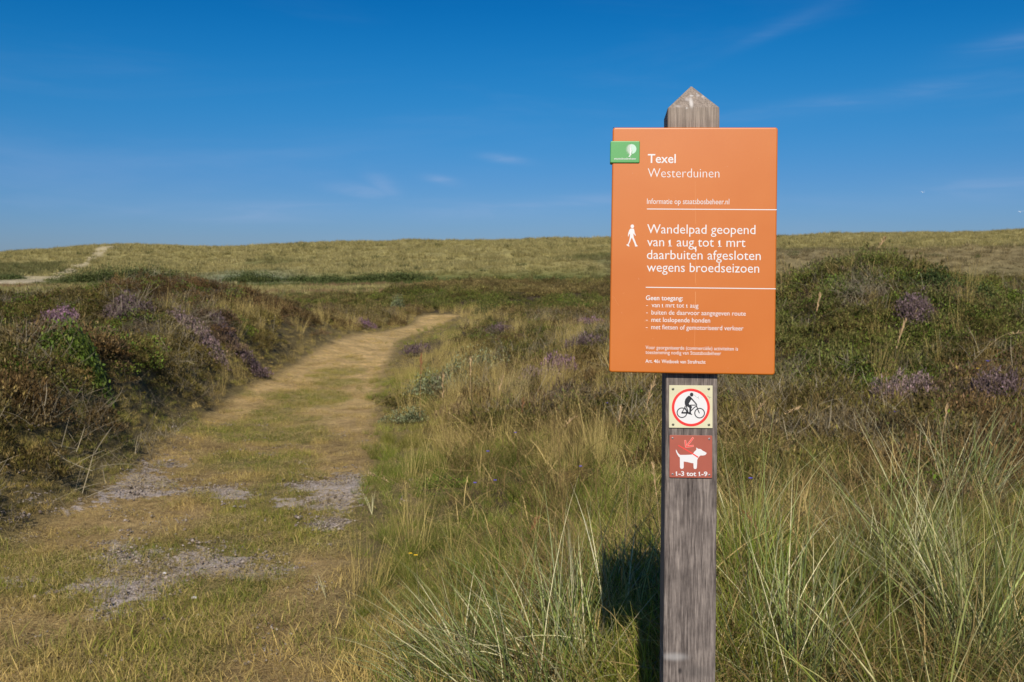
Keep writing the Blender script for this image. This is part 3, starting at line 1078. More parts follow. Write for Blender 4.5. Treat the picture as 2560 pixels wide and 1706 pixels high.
# --- leafy ground shrubs among the heath
x, y, rg = sector([(3, 8, 14), (8, 14, 12), (14, 24, 6), (24, 60, 2)], seed=7)
hm = heath_mask(x, y)
nn = fbm(x, y, .7, 4, off=160)
keep = (rg.random(len(x)) < hm * S((nn + .07 * (gauss(x, y, 4.8, 12.2, 3.6, 3.8) > .4) - .47) / .06) + .03) & (path_dist(x, y) > .4) & clear_of_sign(x, y, .6) & free_of_things(x, y, .9)
x, y, nn = x[keep], y[keep], nn[keep]
n = len(x)
tg = mix(C([.075, .125, .018]), C([.17, .22, .032]), rg.random(n) ** 1.6)
td = np.tile(C([.22, .19, .06]), (n, 1))
plant('leafy_shrubs', protos('leafy', p_leafy, 6, MAT_VEG), 6, ground_pts(x, y, .01), U(rg, .5, 1.1, n), tg, td, 'small glossy green leafy shrubs scattered through the heath', 'shrubs', tilt=.2, chroma=C([.86, .92, .7]))

# --- dead twigs
x, y, rg = sector([(3, 8, 12), (8, 16, 9), (16, 30, 3)], seed=8)
hm = heath_mask(x, y)
l, r = path_edges(np.clip(y, 0, 36))
dl = l - x
pr = hm * S((fbm(x, y, .9, 3, off=171) - .46) / .1) * .8
pr = np.maximum(pr, .8 * np.exp(-((dl - .25) / .35) ** 2) * (y < 12))
keep = (rg.random(len(x)) < pr) & (path_dist(x, y) > -.15)
x, y = x[keep], y[keep]
n = len(x)
td = mix(C([.19, .15, .13]), C([.38, .32, .28]), rg.random(n))
plant('dead_twigs', protos('twigs', p_twigs, 6, MAT_VEG), 6, ground_pts(x, y, .03), U(rg, .7, 1.35, n), td * .6, td, 'tangled grey dead twigs lying in the heath', 'twigs', tilt=.25)

# --- far dune grass
x, y, rg = sector([(52, 112, 1.1), (112, 180, .75), (180, 262, .5)], tmax=.64, seed=9)
tk = track_mask(x, y)
keep = (rg.random(len(x)) > tk * (1.1 - .28 * S((y - 130) / 10)))
x, y = x[keep], y[keep]
n = len(x)
fl, fd = far_zone_colour(x, y)
sp = (rg.random(n) < .05)
fl = np.where(sp[:, None], C([.06, .075, .022]), fl)
fd = np.where(sp[:, None], C([.13, .12, .05]), fd)
vv = (.8 + .4 * rg.random(n))[:, None]
plant('dune_grass', protos('far', p_far, 6, MAT_VEG), 6, ground_pts(x, y, -.1), U(rg, .6, 1.35, n) * (.7 + .5 * S((y - 110) / 40)), fl * vv, fd * vv,
      'olive and straw grass covering the far plain and dunes', 'grass', chroma=C([1.02, 1.03, 1.02]))

# ------------------------------------------------------------------ signpost
def wood_mat():
    m, t, o = new_mat('weathered_wood')
    tc = N(t, 'ShaderNodeTexCoord')
    mp = N(t, 'ShaderNodeMapping')
    mp.inputs['Scale'].default_value = (1, 1, .05)
    L(t, tc.outputs['Object'], mp.inputs[0])

    def nz(vec, scale, det=6, ro=.6, dist=0.0):
        n = N(t, 'ShaderNodeTexNoise')
        n.inputs['Scale'].default_value = scale
        n.inputs['Detail'].default_value = det
        n.inputs['Roughness'].default_value = ro
        n.inputs['Distortion'].default_value = dist
        L(t, vec, n.inputs['Vector'])
        return n.outputs[0]
    grain = nz(mp.outputs[0], 260, 5, .7, .3)
    grain2 = nz(mp.outputs[0], 700, 3, .6)
    broad = nz(mp.outputs[0], 45, 4, .6, .5)
    blot = nz(tc.outputs['Object'], 26, 5, .65)
    ramp = N(t, 'ShaderNodeValToRGB')
    e = ramp.color_ramp.elements
    e[0].position = .36
    e[0].color = (.035, .027, .024, 1)
    e[1].position = .68
    e[1].color = (.36, .30, .255, 1)
    k = e.new(.5)
    k.color = (.150, .122, .106, 1)
    f = M(t, 'ADD', M(t, 'MULTIPLY', grain, .55), M(t, 'ADD', M(t, 'MULTIPLY', grain2, .25), M(t, 'MULTIPLY', broad, .2)))
    f = M(t, 'ADD', f, M(t, 'MULTIPLY', M(t, 'SUBTRACT', blot, .5), .22))
    L(t, f, ramp.inputs[0])
    # paler, dirtier head of the post; pale stain and dark knot low down
    sp = N(t, 'ShaderNodeSeparateXYZ')
    L(t, tc.outputs['Object'], sp.inputs[0])

    def spot(cx, cz, rx, rz, edge=1.0):
        dx = M(t, 'DIVIDE', M(t, 'SUBTRACT', sp.outputs[0], cx), rx)
        dz = M(t, 'DIVIDE', M(t, 'SUBTRACT', sp.outputs[2], cz), rz)
        q = M(t, 'ADD', M(t, 'MULTIPLY', dx, dx), M(t, 'MULTIPLY', dz, dz))
        q = M(t, 'ADD', M(t, 'POWER', q, 1.5), M(t, 'MULTIPLY', M(t, 'SUBTRACT', blot, .5), 1.2))
        return M(t, 'EXPONENT', M(t, 'MULTIPLY', q, -edge))
    Z0 = 1.62
    head = N(t, 'ShaderNodeMapRange')
    head.inputs['From Min'].default_value = Z0 + .19
    head.inputs['From Max'].default_value = Z0 + .25
    L(t, sp.outputs[2], head.inputs[0])
    cur = ramp.outputs[0]

    def over(cur, fac, col, amt):
        mx = N(t, 'ShaderNodeMix', data_type='RGBA')
        L(t, M(t, 'MULTIPLY', fac, amt, clamp=True), mx.inputs[0])
        L(t, cur, mx.inputs[6])
        mx.inputs[7].default_value = (*col, 1)
        return mx.outputs[2]
    cur = over(cur, M(t, 'MULTIPLY', head.outputs[0], grain), (.46, .37, .28), .75)
    cur = over(cur, spot(-.030, Z0 - .745, .022, .007), (.42, .40, .38), .55)
    cur = over(cur, spot(-.020, Z0 - .771, .004, .006, 1.6), (.012, .010, .010), .95)
    cur = over(cur, spot(.010, Z0 - .772, .030, .012), (.07, .06, .055), .55)
    cur = over(cur, spot(-.002, Z0 + .278, .0035, .012), (.78, .74, .68), .6)
    lich = nz(tc.outputs['Object'], 75, 2, .4)
    lm = N(t, 'ShaderNodeMapRange')
    lm.inputs['From Min'].default_value = .74
    lm.inputs['From Max'].default_value = .78
    L(t, lich, lm.inputs[0])
    top = M(t, 'GREATER_THAN', sp.outputs[2], Z0 + .262)
    for cx, cz, rx, rz in ((.012, Z0 + .295, .0035, .0035), (.021, Z0 + .292, .0035, .004), (-.027, Z0 + .270, .006, .0025), (-.008, Z0 + .286, .006, .005)):
        cur = over(cur, spot(cx, cz, rx, rz, 1.5), (.52, .48, .45), .6)
    cur = over(cur, M(t, 'MULTIPLY', lm.outputs[0], top), (.55, .52, .48), .7)
    b = N(t, 'ShaderNodeBsdfPrincipled')
    b.inputs['Roughness'].default_value = .8
    b.inputs['Specular IOR Level'].default_value = .25
    L(t, cur, b.inputs['Base Color'])
    bp = N(t, 'ShaderNodeBump')
    bp.inputs['Strength'].default_value = 1.0
    bp.inputs['Distance'].default_value = .0015
    L(t, f, bp.inputs['Height'])
    L(t, bp.outputs[0], b.inputs['Normal'])
    L(t, b.outputs[0], o.inputs[0])
    return m


def panel_mat():
    m, t, o = new_mat('orange_enamel')
    tc = N(t, 'ShaderNodeTexCoord')
    nz = N(t, 'ShaderNodeTexNoise')
    nz.inputs['Scale'].default_value = 9
    nz.inputs['Detail'].default_value = 6
    L(t, tc.outputs['Object'], nz.inputs['Vector'])
    nf = N(t, 'ShaderNodeTexNoise')
    nf.inputs['Scale'].default_value = 320
    nf.inputs['Detail'].default_value = 3
    L(t, tc.outputs['Object'], nf.inputs['Vector'])
    sp = N(t, 'ShaderNodeMapRange')
    sp.inputs['From Min'].default_value = .74
    sp.inputs['From Max'].default_value = .78
    L(t, nf.outputs[0], sp.inputs[0])
    mx = N(t, 'ShaderNodeMix', data_type='RGBA')
    mr = N(t, 'ShaderNodeMapRange')
    mr.inputs['From Min'].default_value = .3
    mr.inputs['From Max'].default_value = .7
    L(t, nz.outputs[0], mr.inputs[0])
    L(t, mr.outputs[0], mx.inputs[0])
    mx.inputs[6].default_value = (.54, .140, .010, 1)
    mx.inputs[7].default_value = (.565, .155, .014, 1)
    m2 = N(t, 'ShaderNodeMix', data_type='RGBA')
    L(t, M(t, 'MULTIPLY', sp.outputs[0], .45), m2.inputs[0])
    L(t, mx.outputs[2], m2.inputs[6])
    m2.inputs[7].default_value = (.85, .6, .45, 1)
    b = N(t, 'ShaderNodeBsdfPrincipled')
    b.inputs['Roughness'].default_value = .42
    L(t, M(t, 'ADD', M(t, 'MULTIPLY', nz.outputs[0], .06), .36), b.inputs['Roughness'])
    b.inputs['Specular IOR Level'].default_value = .55
    L(t, m2.outputs[2], b.inputs['Base Color'])
    L(t, b.outputs[0], o.inputs[0])
    return m


M_WOOD = wood_mat()
M_ORANGE = panel_mat()
M_WHITE = plain('white_print', (.72, .70, .68), .45)
M_PALE = plain('pale_scuff', (.66, .27, .09), .6)
M_GREEN = plain('green_enamel', (.085, .34, .085), .40, noise=.05, nscale=20)
M_PALEGREEN = plain('pale_green_print', (.50, .68, .55), .45)
M_CREAM = plain('cream_plastic', (.64, .59, .38), .5, noise=.05, nscale=30)
M_RED = plain('red_print', (.74, .030, .022), .45)
M_BLACK = plain('black_print', (.010, .010, .014), .5)
M_BROWN = plain('red_brown_plastic', (.36, .085, .050), .5, noise=.06, nscale=30)
M_ARROW = plain('arrow_red', (.80, .055, .040), .5)
M_ARROWEDGE = plain('arrow_edge_pink', (.80, .33, .27), .5)
M_SCREW = plain('dull_steel', (.20, .18, .13), .45, metal=.6)
M_SCREWDARK = plain('screw_slot', (.02, .02, .018), .7)
M_GALV = plain('bright_steel', (.42, .36, .34), .4, metal=.6)

SIGN_P = Vector((0.3317, 1.8291, CAM_Z + 0.0395))
ROOT_ROT = Matrix.Rotation(rad(-4.287), 4, 'Z') @ Matrix.Rotation(rad(-5.016), 4, 'X')
BASE = Vector((0, .062, -1.62))          # foot of the post in board coordinates
root = bpy.data.objects.new('signpost', None)
root.matrix_world = Matrix.Translation(SIGN_P + ROOT_ROT.to_3x3() @ BASE) @ ROOT_ROT
root.empty_display_size = .2
link(root)
tagit(root, 'weathered grey wooden signpost carrying an orange notice board and two small plaques', 'signpost')
PANEL_ROLL = rad(.602)


def to_local(v, roll):
    """board coordinates (mm, u right, v up, w away from the viewer) to the post's frame"""
    p = Vector((v[0] / 1000, v[2] / 1000, v[1] / 1000))
    if roll:
        p.rotate(Euler((0, roll, 0)))
    return p - BASE


def bm_object(name, bm, mat, parent, roll=0.0, smooth=False):
    for v in bm.verts:
        v.co = to_local(v.co, roll)
    if name == 'lettering':
        for f in bm.faces:
            f.normal_update()
            if f.normal.y > 0:
                f.normal_flip()
    else:
        bmesh.ops.recalc_face_normals(bm, faces=bm.faces)
    me = bpy.data.meshes.new(name)
    if smooth:
        for f in bm.faces:
            f.smooth = True
    bm.to_mesh(me)
    bm.free()
    me.materials.append(mat)
    o = bpy.data.objects.new(name, me)
    if parent is not root and parent is not None:
        o.parent = parent
        COL.objects.link(o)
    else:
        link(o, root)
    return o


def flat(polys, w, th=.12):
    """thin printed shapes: outlines in mm at depth w, given a film's thickness"""
    bm = bmesh.new()
    for poly in polys:
        f0 = [bm.verts.new((p[0], p[1], w)) for p in poly]
        f1 = [bm.verts.new((p[0], p[1], w + th)) for p in poly]
        n = len(poly)
        try:
            bm.faces.new(f0)
        except ValueError:
            continue
        for i in range(n):
            bm.faces.new((f0[i], f1[i], f1[(i + 1) % n], f0[(i + 1) % n]))
    return bm


def slab(u0, u1, v0, v1, w0, w1, bevel=1.0, seg=3, corner=0.0):
    """rounded plate built as rings from the back edge to the front face"""
    bm = bmesh.new()

    def outline(inset, w):
        r = max(corner + bevel - inset, .05)
        P = []
        for cx_, cy_, a0 in ((u1 - inset - r, v1 - inset - r, 0), (u0 + inset + r, v1 - inset - r, 90), (u0 + inset + r, v0 + inset + r, 180), (u1 - inset - r, v0 + inset + r, 270)):
            for k in range(6):
                a = rad(a0 + 18 * k)
                P.append(bm.verts.new((cx_ + r * math.cos(a), cy_ + r * math.sin(a), w)))
        return P
    prof = [(0, w1), (0, w0 + bevel)] + [(bevel * (1 - math.cos(math.pi / 2 * k / seg)), w0 + bevel * (1 - math.sin(math.pi / 2 * k / seg))) for k in range(1, seg + 1)]
    rs = [outline(a, b) for a, b in prof]
    for a, b in zip(rs, rs[1:]):
        for i in range(24):
            k = (i + 1) % 24
            bm.faces.new((a[i], a[k], b[k], b[i]))
    for rg_, w in ((rs[-1], w0), (rs[0], w1)):
        c = bm.verts.new(((u0 + u1) / 2, (v0 + v1) / 2, w))
        for i in range(24):
            bm.faces.new((rg_[i], rg_[(i + 1) % 24], c))
    return bm


def circle(cx, cy, r, n=40, r2=None):
    r2 = r if r2 is None else r2
    return [(cx + r * math.cos(2 * math.pi * i / n), cy + r2 * math.sin(2 * math.pi * i / n)) for i in range(n)]


def ring(cx, cy, ro, ri, w, n=56, th=.12):
    bm = bmesh.new()
    a = [bm.verts.new((x_, y_, w)) for x_, y_ in circle(cx, cy, ro, n)]
    b = [bm.verts.new((x_, y_, w)) for x_, y_ in circle(cx, cy, ri, n)]
    c = [bm.verts.new((x_, y_, w + th)) for x_, y_ in circle(cx, cy, ro, n)]
    for i in range(n):
        j = (i + 1) % n
        bm.faces.new((a[i], a[j], b[j], b[i]))
        bm.faces.new((a[i], c[i], c[j], a[j]))
    return bm


def stroke(pts, wd, taper=None):
    """polyline to outline"""
    pts = [Vector((p[0], p[1])) for p in pts]
    Lf, Rt = [], []
    n = len(pts)
    for i, p in enumerate(pts):
        d = (pts[min(i + 1, n - 1)] - pts[max(i - 1, 0)]).normalized()
        nrm = Vector((-d.y, d.x))
        k = wd / 2 if taper is None else (wd + (taper - wd) * i / (n - 1)) / 2
        Lf.append(p + nrm * k)
        Rt.append(p - nrm * k)
    return [tuple(q) for q in Lf] + [tuple(q) for q in reversed(Rt)]


# --- the post: square timber with worn arrises and a pyramid head
def post_mesh():
    bm = bmesh.new()
    rngp = random.Random(4)
    half, dep = 47.2, 92.0
    levels = [(-1640, 0)] + [(z_, 0) for z_ in range(-1560, 260, 60)] + [(266, 0)]
    c = 1.6
    rings = []
    for z_, _ in levels:
        cx_ = -3.0 + 4.6 * (z_ + 760) / 1030 if z_ > -760 else -3.0
        j = lambda: rngp.uniform(-.45, .45)
        w0, w1 = 15.0, 15.0 + dep
        P = [(cx_ - half + c, w0), (cx_ + half - c, w0), (cx_ + half, w0 + c), (cx_ + half, w1 - c), (cx_ + half - c, w1), (cx_ - half + c, w1), (cx_ - half, w1 - c), (cx_ - half, w0 + c)]
        rings.append([bm.verts.new((p[0] + j(), z_, p[1] + j() * .6)) for p in P])
    for a, b in zip(rings, rings[1:]):
        for i in range(8):
            k = (i + 1) % 8
            bm.faces.new((a[i], a[k], b[k], b[i]))
    apex = [bm.verts.new((1.6 + dx, 317.2, 15 + dep / 2 + dz)) for dx, dz in ((-1.3, -1.3), (1.3, -1.3), (1.3, 1.3), (-1.3, 1.3))]
    r = rings[-1]
    grp = [(0, 1, 0, 1), (2, 3, 1, 2), (4, 5, 2, 3), (6, 7, 3, 0)]
    for i, k, a, b in grp:
        bm.faces.new((r[i], r[k], apex[b], apex[a]))
    bm.faces.new((r[1], r[2], apex[1]))
    bm.faces.new((r[3], r[4], apex[2]))
    bm.faces.new((r[5], r[6], apex[3]))
    bm.faces.new((r[7], r[0], apex[0]))
    bm.faces.new(apex)
    bm.faces.new(rings[0])
    return bm


bm_object('post', post_mesh(), M_WOOD, root)

# --- orange notice board
HU, HV = 150.0, 225.96
panel = bm_object('notice_board', slab(-HU, HU, -HV, HV, 0, 14.2, bevel=3.0, seg=5, corner=2.2), M_ORANGE, root, PANEL_ROLL, smooth=False)
for f in panel.data.polygons:
    f.use_smooth = f.area < 2e-3 and abs(f.normal.y) < .98
# folded tray corners: small dark gaps where the bent flanges meet
for su, sv in ((-1, -1), (1, -1), (-1, 1)):
    bmc = flat([[(su * (HU - 2.6), sv * (HV - .3)), (su * (HU - .2), sv * (HV - .3)), (su * (HU - .2), sv * (HV - 2.0))]], .3, 1.5)
    bm_object('corner_gap', bmc, M_SCREWDARK, panel, PANEL_ROLL)


def text_bm(txt, u, v, width, offset=0.0, cap=None, w=-.16, old=True):
    """lettering from the built-in face; '1' is redrawn with a flag and a foot as on the board"""
    bm = bmesh.new()
    dg_cache = []
    chunks = []
    cur = ''
    for ch in txt:
        if ch == '1':
            chunks.append(cur)
            chunks.append('\x01')
            cur = ''
        else:
            cur += ch
    chunks.append(cur)
    pen = 0.0
    for ch in chunks:
        if ch == '':
            continue
        if ch == '\x01':
            t_ = .030 + offset * .6
            H = .49 if old else .66
            P = [(pen + .19 - t_, 0), (pen + .19 + t_, 0), (pen + .19 + t_, H), (pen + .19 - t_ * .6, H), (pen + .06, H - .075), (pen + .06, H - .075 - t_ * 1.2), (pen + .19 - t_, H - .10 - t_ * .2)]
            q = [bm.verts.new((a, b, 0)) for a, b in P]
            bm.faces.new(q)
            q = [bm.verts.new((a, b, 0)) for a, b in ((pen + .06, 0), (pen + .33, 0), (pen + .33, t_ * 1.5), (pen + .06, t_ * 1.5))]
            bm.faces.new(q)
            pen += .42
            continue
        lead = len(ch) - len(ch.lstrip(' '))
        trail = len(ch) - len(ch.rstrip(' '))
        pen += lead * .27
        core = ch.strip(' ')
        if core:
            cu = bpy.data.curves.new('line', 'FONT')
            cu.body = core
            cu.offset = offset
            cu.resolution_u = 3
            ob = bpy.data.objects.new('line', cu)
            COL.objects.link(ob)
            dg = bpy.context.evaluated_depsgraph_get()
            me = bpy.data.meshes.new_from_object(ob.evaluated_get(dg))
            COL.objects.unlink(ob)
            xs = [vv.co.x for vv in me.vertices]
            lo, hi = min(xs), max(xs)
            tmp = bmesh.new()
            tmp.from_mesh(me)
            for vv in tmp.verts:
                vv.co.x += pen - lo
            tm = bpy.data.meshes.new('line')
            tmp.to_mesh(tm)
            tmp.free()
            bm.from_mesh(tm)
            bpy.data.meshes.remove(tm)
            bpy.data.meshes.remove(me)
            bpy.data.objects.remove(ob)
            bpy.data.curves.remove(cu)
            pen += hi - lo
        pen += trail * .27
        if ch is not chunks[-1] and trail == 0:
            pen += .04
    xs = [vv.co.x for vv in bm.verts]
    lo, hi = min(xs), max(xs)
    s = width / (hi - lo)
    capH = .66
    sy = (cap / capH) if cap else s
    for vv in bm.verts:
        vv.co = Vector((u + (vv.co.x - lo) * s, v + vv.co.y * sy, w))
    # glyph outlines overlap themselves: lay every triangle a hair apart from its neighbours
    bmesh.ops.triangulate(bm, faces=bm.faces[:])
    bmesh.ops.split_edges(bm, edges=bm.edges[:])
    bm.faces.ensure_lookup_table()
    for i, f in enumerate(bm.faces):
        for vv in f.verts:
            vv.co.z = w - .012 * (i % 9)
    return bm


LINES = [
    ('Texel', -85, 160.1, 51, 14.4, .010), ('Westerduinen', -84.6, 133.4, 130, 15.0, -.012),
    ('Informatie op staatsbosbeheer.nl', -85.3, 84.5, 149.2, 8.8, -.003),
    ('Wandelpad geopend', -84.2, 30.2, 195.8, 15.0, -.002), ('van 1 aug tot 1 mrt', -83.9, 6.6, 177.9, 15.0, -.002),
    ('daarbuiten afgesloten', -84.1, -17.0, 205.8, 15.0, -.002), ('wegens broedseizoen', -83.8, -40.1, 203, 15.0, -.002),
    ('Geen toegang:', -84.8, -92.4, 67.2, 7.6, .010),
    ('van 1 mrt tot 1 aug', -74.1, -105.4, 84.8, 7.4, 0), ('buiten de daarvoor aangegeven route', -74.2, -118.8, 170.3, 7.4, 0),
    ('met loslopende honden', -74.1, -132.2, 106.4, 7.4, .004), ('met fietsen of gemotoriseerd verkeer', -74.2, -145.7, 166.5, 7.4, 0),
    ('Voor georganiseerde (commerciële) activiteiten is', -84, -182.4, 167.1, 5.9, -.002), ('toestemming nodig van Staatsbosbeheer', -83.9, -191.3, 136.7, 5.9, -.002),
    ('Art. 461 Wetboek van Strafrecht', -83.9, -207.4, 108.9, 5.7, .008)]
for txt, u_, v_, wd, cap, off in LINES:
    bm_object('lettering', text_bm(txt, u_, v_, wd, offset=off, cap=cap * 1.08), M_WHITE, panel, PANEL_ROLL)
for v_ in (-102.6, -116.0, -129.4, -142.9):
    bm_object('list_dash', flat([[(-84.2, v_ - .4), (-80.8, v_ - .4), (-80.8, v_ + .4), (-84.2, v_ + .4)]], -.1, .1), M_WHITE, panel, PANEL_ROLL)
for v_ in (75.1, -69.0):
    bm_object('rule_line', flat([[(-85.3, v_ - .75), (149.4, v_ - .75), (149.4, v_ + .75), (-85.3, v_ + .75)]], -.1, .1), M_WHITE, panel, PANEL_ROLL)
# walking figure, drawn from the photograph's proportions (mm on the board)
cxw = lambda x_, y_: (-111.5 + (x_ - 302) * .1955, 26.2 - (y_ - 185) * .195)
walker = [circle(*cxw(302, 99), 3.1, 20, 3.4),
          [cxw(*p) for p in ((288, 120), (316, 121), (322, 140), (325, 162), (337, 184), (331, 188), (316, 166), (313, 178), (318, 205), (330, 235), (345, 274), (357, 283), (349, 289), (333, 290),
                             (325, 262), (306, 220), (300, 206), (290, 222), (284, 245), (270, 270), (279, 289), (270, 290), (249, 277), (254, 269), (262, 270), (275, 236), (281, 205), (282, 170),
                             (272, 178), (268, 195), (262, 193), (266, 160), (276, 132))]]
bm_object('walking_figure', flat(walker, -.1, .1), M_WHITE, panel, PANEL_ROLL)
# weather marks: bird dropping with a faint run, scratches
drop = [[(2.6, 6), (5.8, 6.5), (5.2, 3.5), (6.0, 0), (5.0, -3.4), (3.6, -3.6), (3.9, -.5), (2.8, 2.0), (1.2, 2.6), (1.0, 4.4), (2.2, 4.6)]]
bm_object('bird_dropping', flat(drop, -.14, .12), M_WHITE, panel, PANEL_ROLL)
runs = [stroke([(4.4, -6), (4.9, -20), (4.3, -37), (4.9, -60)], .5, .7), stroke([(4.9, -76), (5.4, -90), (4.6, -112), (5.2, -128), (5.0, -150), (4.6, -186)], .9, .4),
        stroke([(1.6, 126), (2.2, 108), (2.6, 92)], .35, .5), stroke([(2.8, 88), (3.3, 60), (3.8, 48)], .3, .5), stroke([(4.2, -61.5), (6.8, -62.5), (5.4, -65.0)], .5, .3)]
bm_object('water_run', flat(runs, -.05, .05), M_PALE, panel, PANEL_ROLL)['kind'] = 'stuff'
scr = [stroke([(-146, -86), (-142, -89), (-138, -97), (-133.5, -103.5)], .35, .25), stroke([(-127, -81), (-123.5, -78.5)], .5, .2), stroke([(-87, -131.4), (-70, -131.6), (-40, -131.2), (2, -131.0)], .5, .35),
       stroke([(-95.5, 76.5), (-94.2, 76.0)], .5, .4), stroke([(115.5, 169), (116.6, 168.4)], .7, .5), stroke([(-87, -129), (-82, -131)], .4, .3), stroke([(-72, -163), (-69, -164)], .4, .2)]
bm_object('scratch_marks', flat(scr, -.12, .06), M_PALE, panel, PANEL_ROLL)['kind'] = 'stuff'

# --- green badge folded round the board's left edge
badge = bm_object('green_badge', slab(-154.0, -99.9, 159.6, 200.1, -2.4, 16.6, bevel=1.6, seg=4, corner=.8), M_GREEN, root, PANEL_ROLL)
for f in badge.data.polygons:
    f.use_smooth = abs(f.normal.y) < .98
c1b = lambda x_, y_: (-154.1 + (x_ - 183) * (54.2 / 497), 200.0 - (y_ - 160) * (40.5 / 380))
logo_l = []
for i in range(11):
    yy = 222 + i * 17
    xi = 533 - 12 * math.sin(i / 10 * math.pi * 1.2) + (2 if i > 7 else 0)
    half_w = 96 * math.sqrt(max(0.06, 1 - ((yy + 8 - 300) / 97.) ** 2))
    x0_ = 534 - half_w
    logo_l.append([c1b(*p) for p in ((xi, yy - 1), ((xi + x0_) / 2, yy + 3), (x0_, yy + 15), ((xi + x0_) / 2, yy + 12), (xi, yy + 11))])
bm_object('logo_fronds', flat(logo_l, -2.5, .1), M_WHITE, badge, PANEL_ROLL)
trunk = [c1b(*p) for p in ((532, 212), (541, 214), (534, 250), (530, 280), (538, 305), (545, 330), (541, 360), (532, 390), (522, 420), (518, 434), (486, 434), (506, 415), (515, 385), (512, 350), (520, 320), (515, 290), (522, 250))]
bm_object('logo_trunk', flat([trunk], -2.6, .1), M_WHITE, badge, PANEL_ROLL)
rh = [c1b(545, 214)] + [c1b(536 + 86 * math.cos(a), 300 + 86 * math.sin(a)) for a in np.linspace(-1.35, 1.25, 22)] + [c1b(*p) for p in ((548, 380), (553, 345), (545, 315), (533, 285), (536, 250))]
bm_object('logo_crown', flat([rh], -2.5, .1), M_PALEGREEN, badge, PANEL_ROLL)
bm_object('lettering', text_bm('staatsbosbeheer', *c1b(250, 482), 40.4, offset=.012, cap=3.3, w=-2.6), M_WHITE, badge, PANEL_ROLL)

# --- cycling ban plaque
PW = 12.6
bik = bm_object('cycling_ban_plaque', slab(-41.8, 37.4, -325.8, -247.6, PW - .6, 14.9, bevel=.4, seg=2, corner=.6), M_CREAM, root)
W0 = PW - .6
kb = 79.2 / 566.0
bx = lambda x_, y_: (-41.8 + (x_ - 275) * kb, -247.6 - (y_ - 230) * (78.2 / 554.0))
cb_ = bx(558, 518)
bm_object('white_disc', flat([circle(*cb_, 225 * kb, 56)], W0 - .1, .1), M_WHITE, bik)
bm_object('red_ring', ring(*cb_, 248 * kb, 214 * kb, W0 - .2, th=.2), M_RED, bik)
figs = [circle(*bx(568, 350), 23 * kb, 20, 26 * kb),
        [bx(*p) for p in ((533, 362), (556, 376), (572, 400), (560, 420), (548, 440), (532, 466), (540, 484), (566, 496), (574, 512), (566, 532), (562, 560), (560, 590), (576, 608), (572, 614), (528, 604), (534, 590),
                          (540, 560), (538, 522), (518, 508), (494, 500), (480, 480), (477, 445), (486, 410), (508, 382))],
        stroke([bx(548, 384), bx(590, 428), bx(626, 468)], 20 * kb, 14 * kb), stroke([bx(545, 487), bx(600, 487), bx(628, 484)], 12.5 * kb),
        stroke([bx(612, 462), bx(630, 470), bx(636, 490)], 12 * kb), stroke([bx(630, 492), bx(654, 556), bx(670, 592)], 12.5 * kb),
        stroke([bx(560, 562), bx(600, 520), bx(632, 498)], 12.5 * kb), stroke([bx(496, 494), bx(512, 540), bx(524, 584)], 12.5 * kb),
        stroke([bx(442, 588), bx(470, 535), bx(488, 496)], 11 * kb), stroke([bx(436, 588), bx(500, 588), bx(540, 590)], 22 * kb),
        stroke([bx(484, 520), bx(520, 584)], 9 * kb)]
pic = bm_object('cyclist_figure', flat(figs, W0 - .2, .1), M_BLACK, bik)
for wx, wy in ((443, 587), (672, 590)):
    bm_object('wheel_print', ring(*bx(wx, wy), 69 * kb, 56 * kb, W0 - .2, 40), M_BLACK, bik)
sc_ = [stroke([bx(*p) for p in q], .35) for q in (((600, 352), (614, 366)), ((618, 372), (628, 384)), ((636, 392), (655, 380), (660, 372)), ((650, 384), (664, 410)), ((696, 376), (706, 386)),
                                                 ((776, 362), (794, 384), (806, 402)), ((788, 378), (822, 384)), ((770, 372), (782, 366)))]
bm_object('scratch_marks', flat(sc_, W0 - .25, .1), M_BLACK, bik)['kind'] = 'stuff'


def screw(name, u, v, w, r, mat, parent):
    bm = bmesh.new()
    n = 14
    prof = ((r, 0), (r * .96, -.35), (r * .6, -.75), (r * .2, -.85))
    rs = [[bm.verts.new((a, b, w + dz)) for a, b in circle(u, v, rr_, n)] for rr_, dz in prof]
    for a, b in zip(rs, rs[1:]):
        for i in range(n):
            bm.faces.new((a[i], a[(i + 1) % n], b[(i + 1) % n], b[i]))
    bm.faces.new(rs[-1])
    return bm_object(name, bm, mat, parent)


def slot(u, v, w, r, ang, parent):
    d = Vector((math.cos(ang), math.sin(ang))) * r * .62
    bm_object('screw_slot', flat([stroke([(u - d.x, v - d.y), (u + d.x, v + d.y)], r * .42)], w, .12), M_SCREWDARK, parent)


for k_, (sx_, sy_) in enumerate(((325, 280), (790, 275), (328, 742), (793, 740))):
    u_, v_ = bx(sx_, sy_)
    screw('screw', u_, v_, W0 - .02, 2.5, M_SCREW, bik)
    slot(u_, v_, W0 - .95, 2.5, (1.2, 1.0, 2.2, 1.1)[k_], bik)

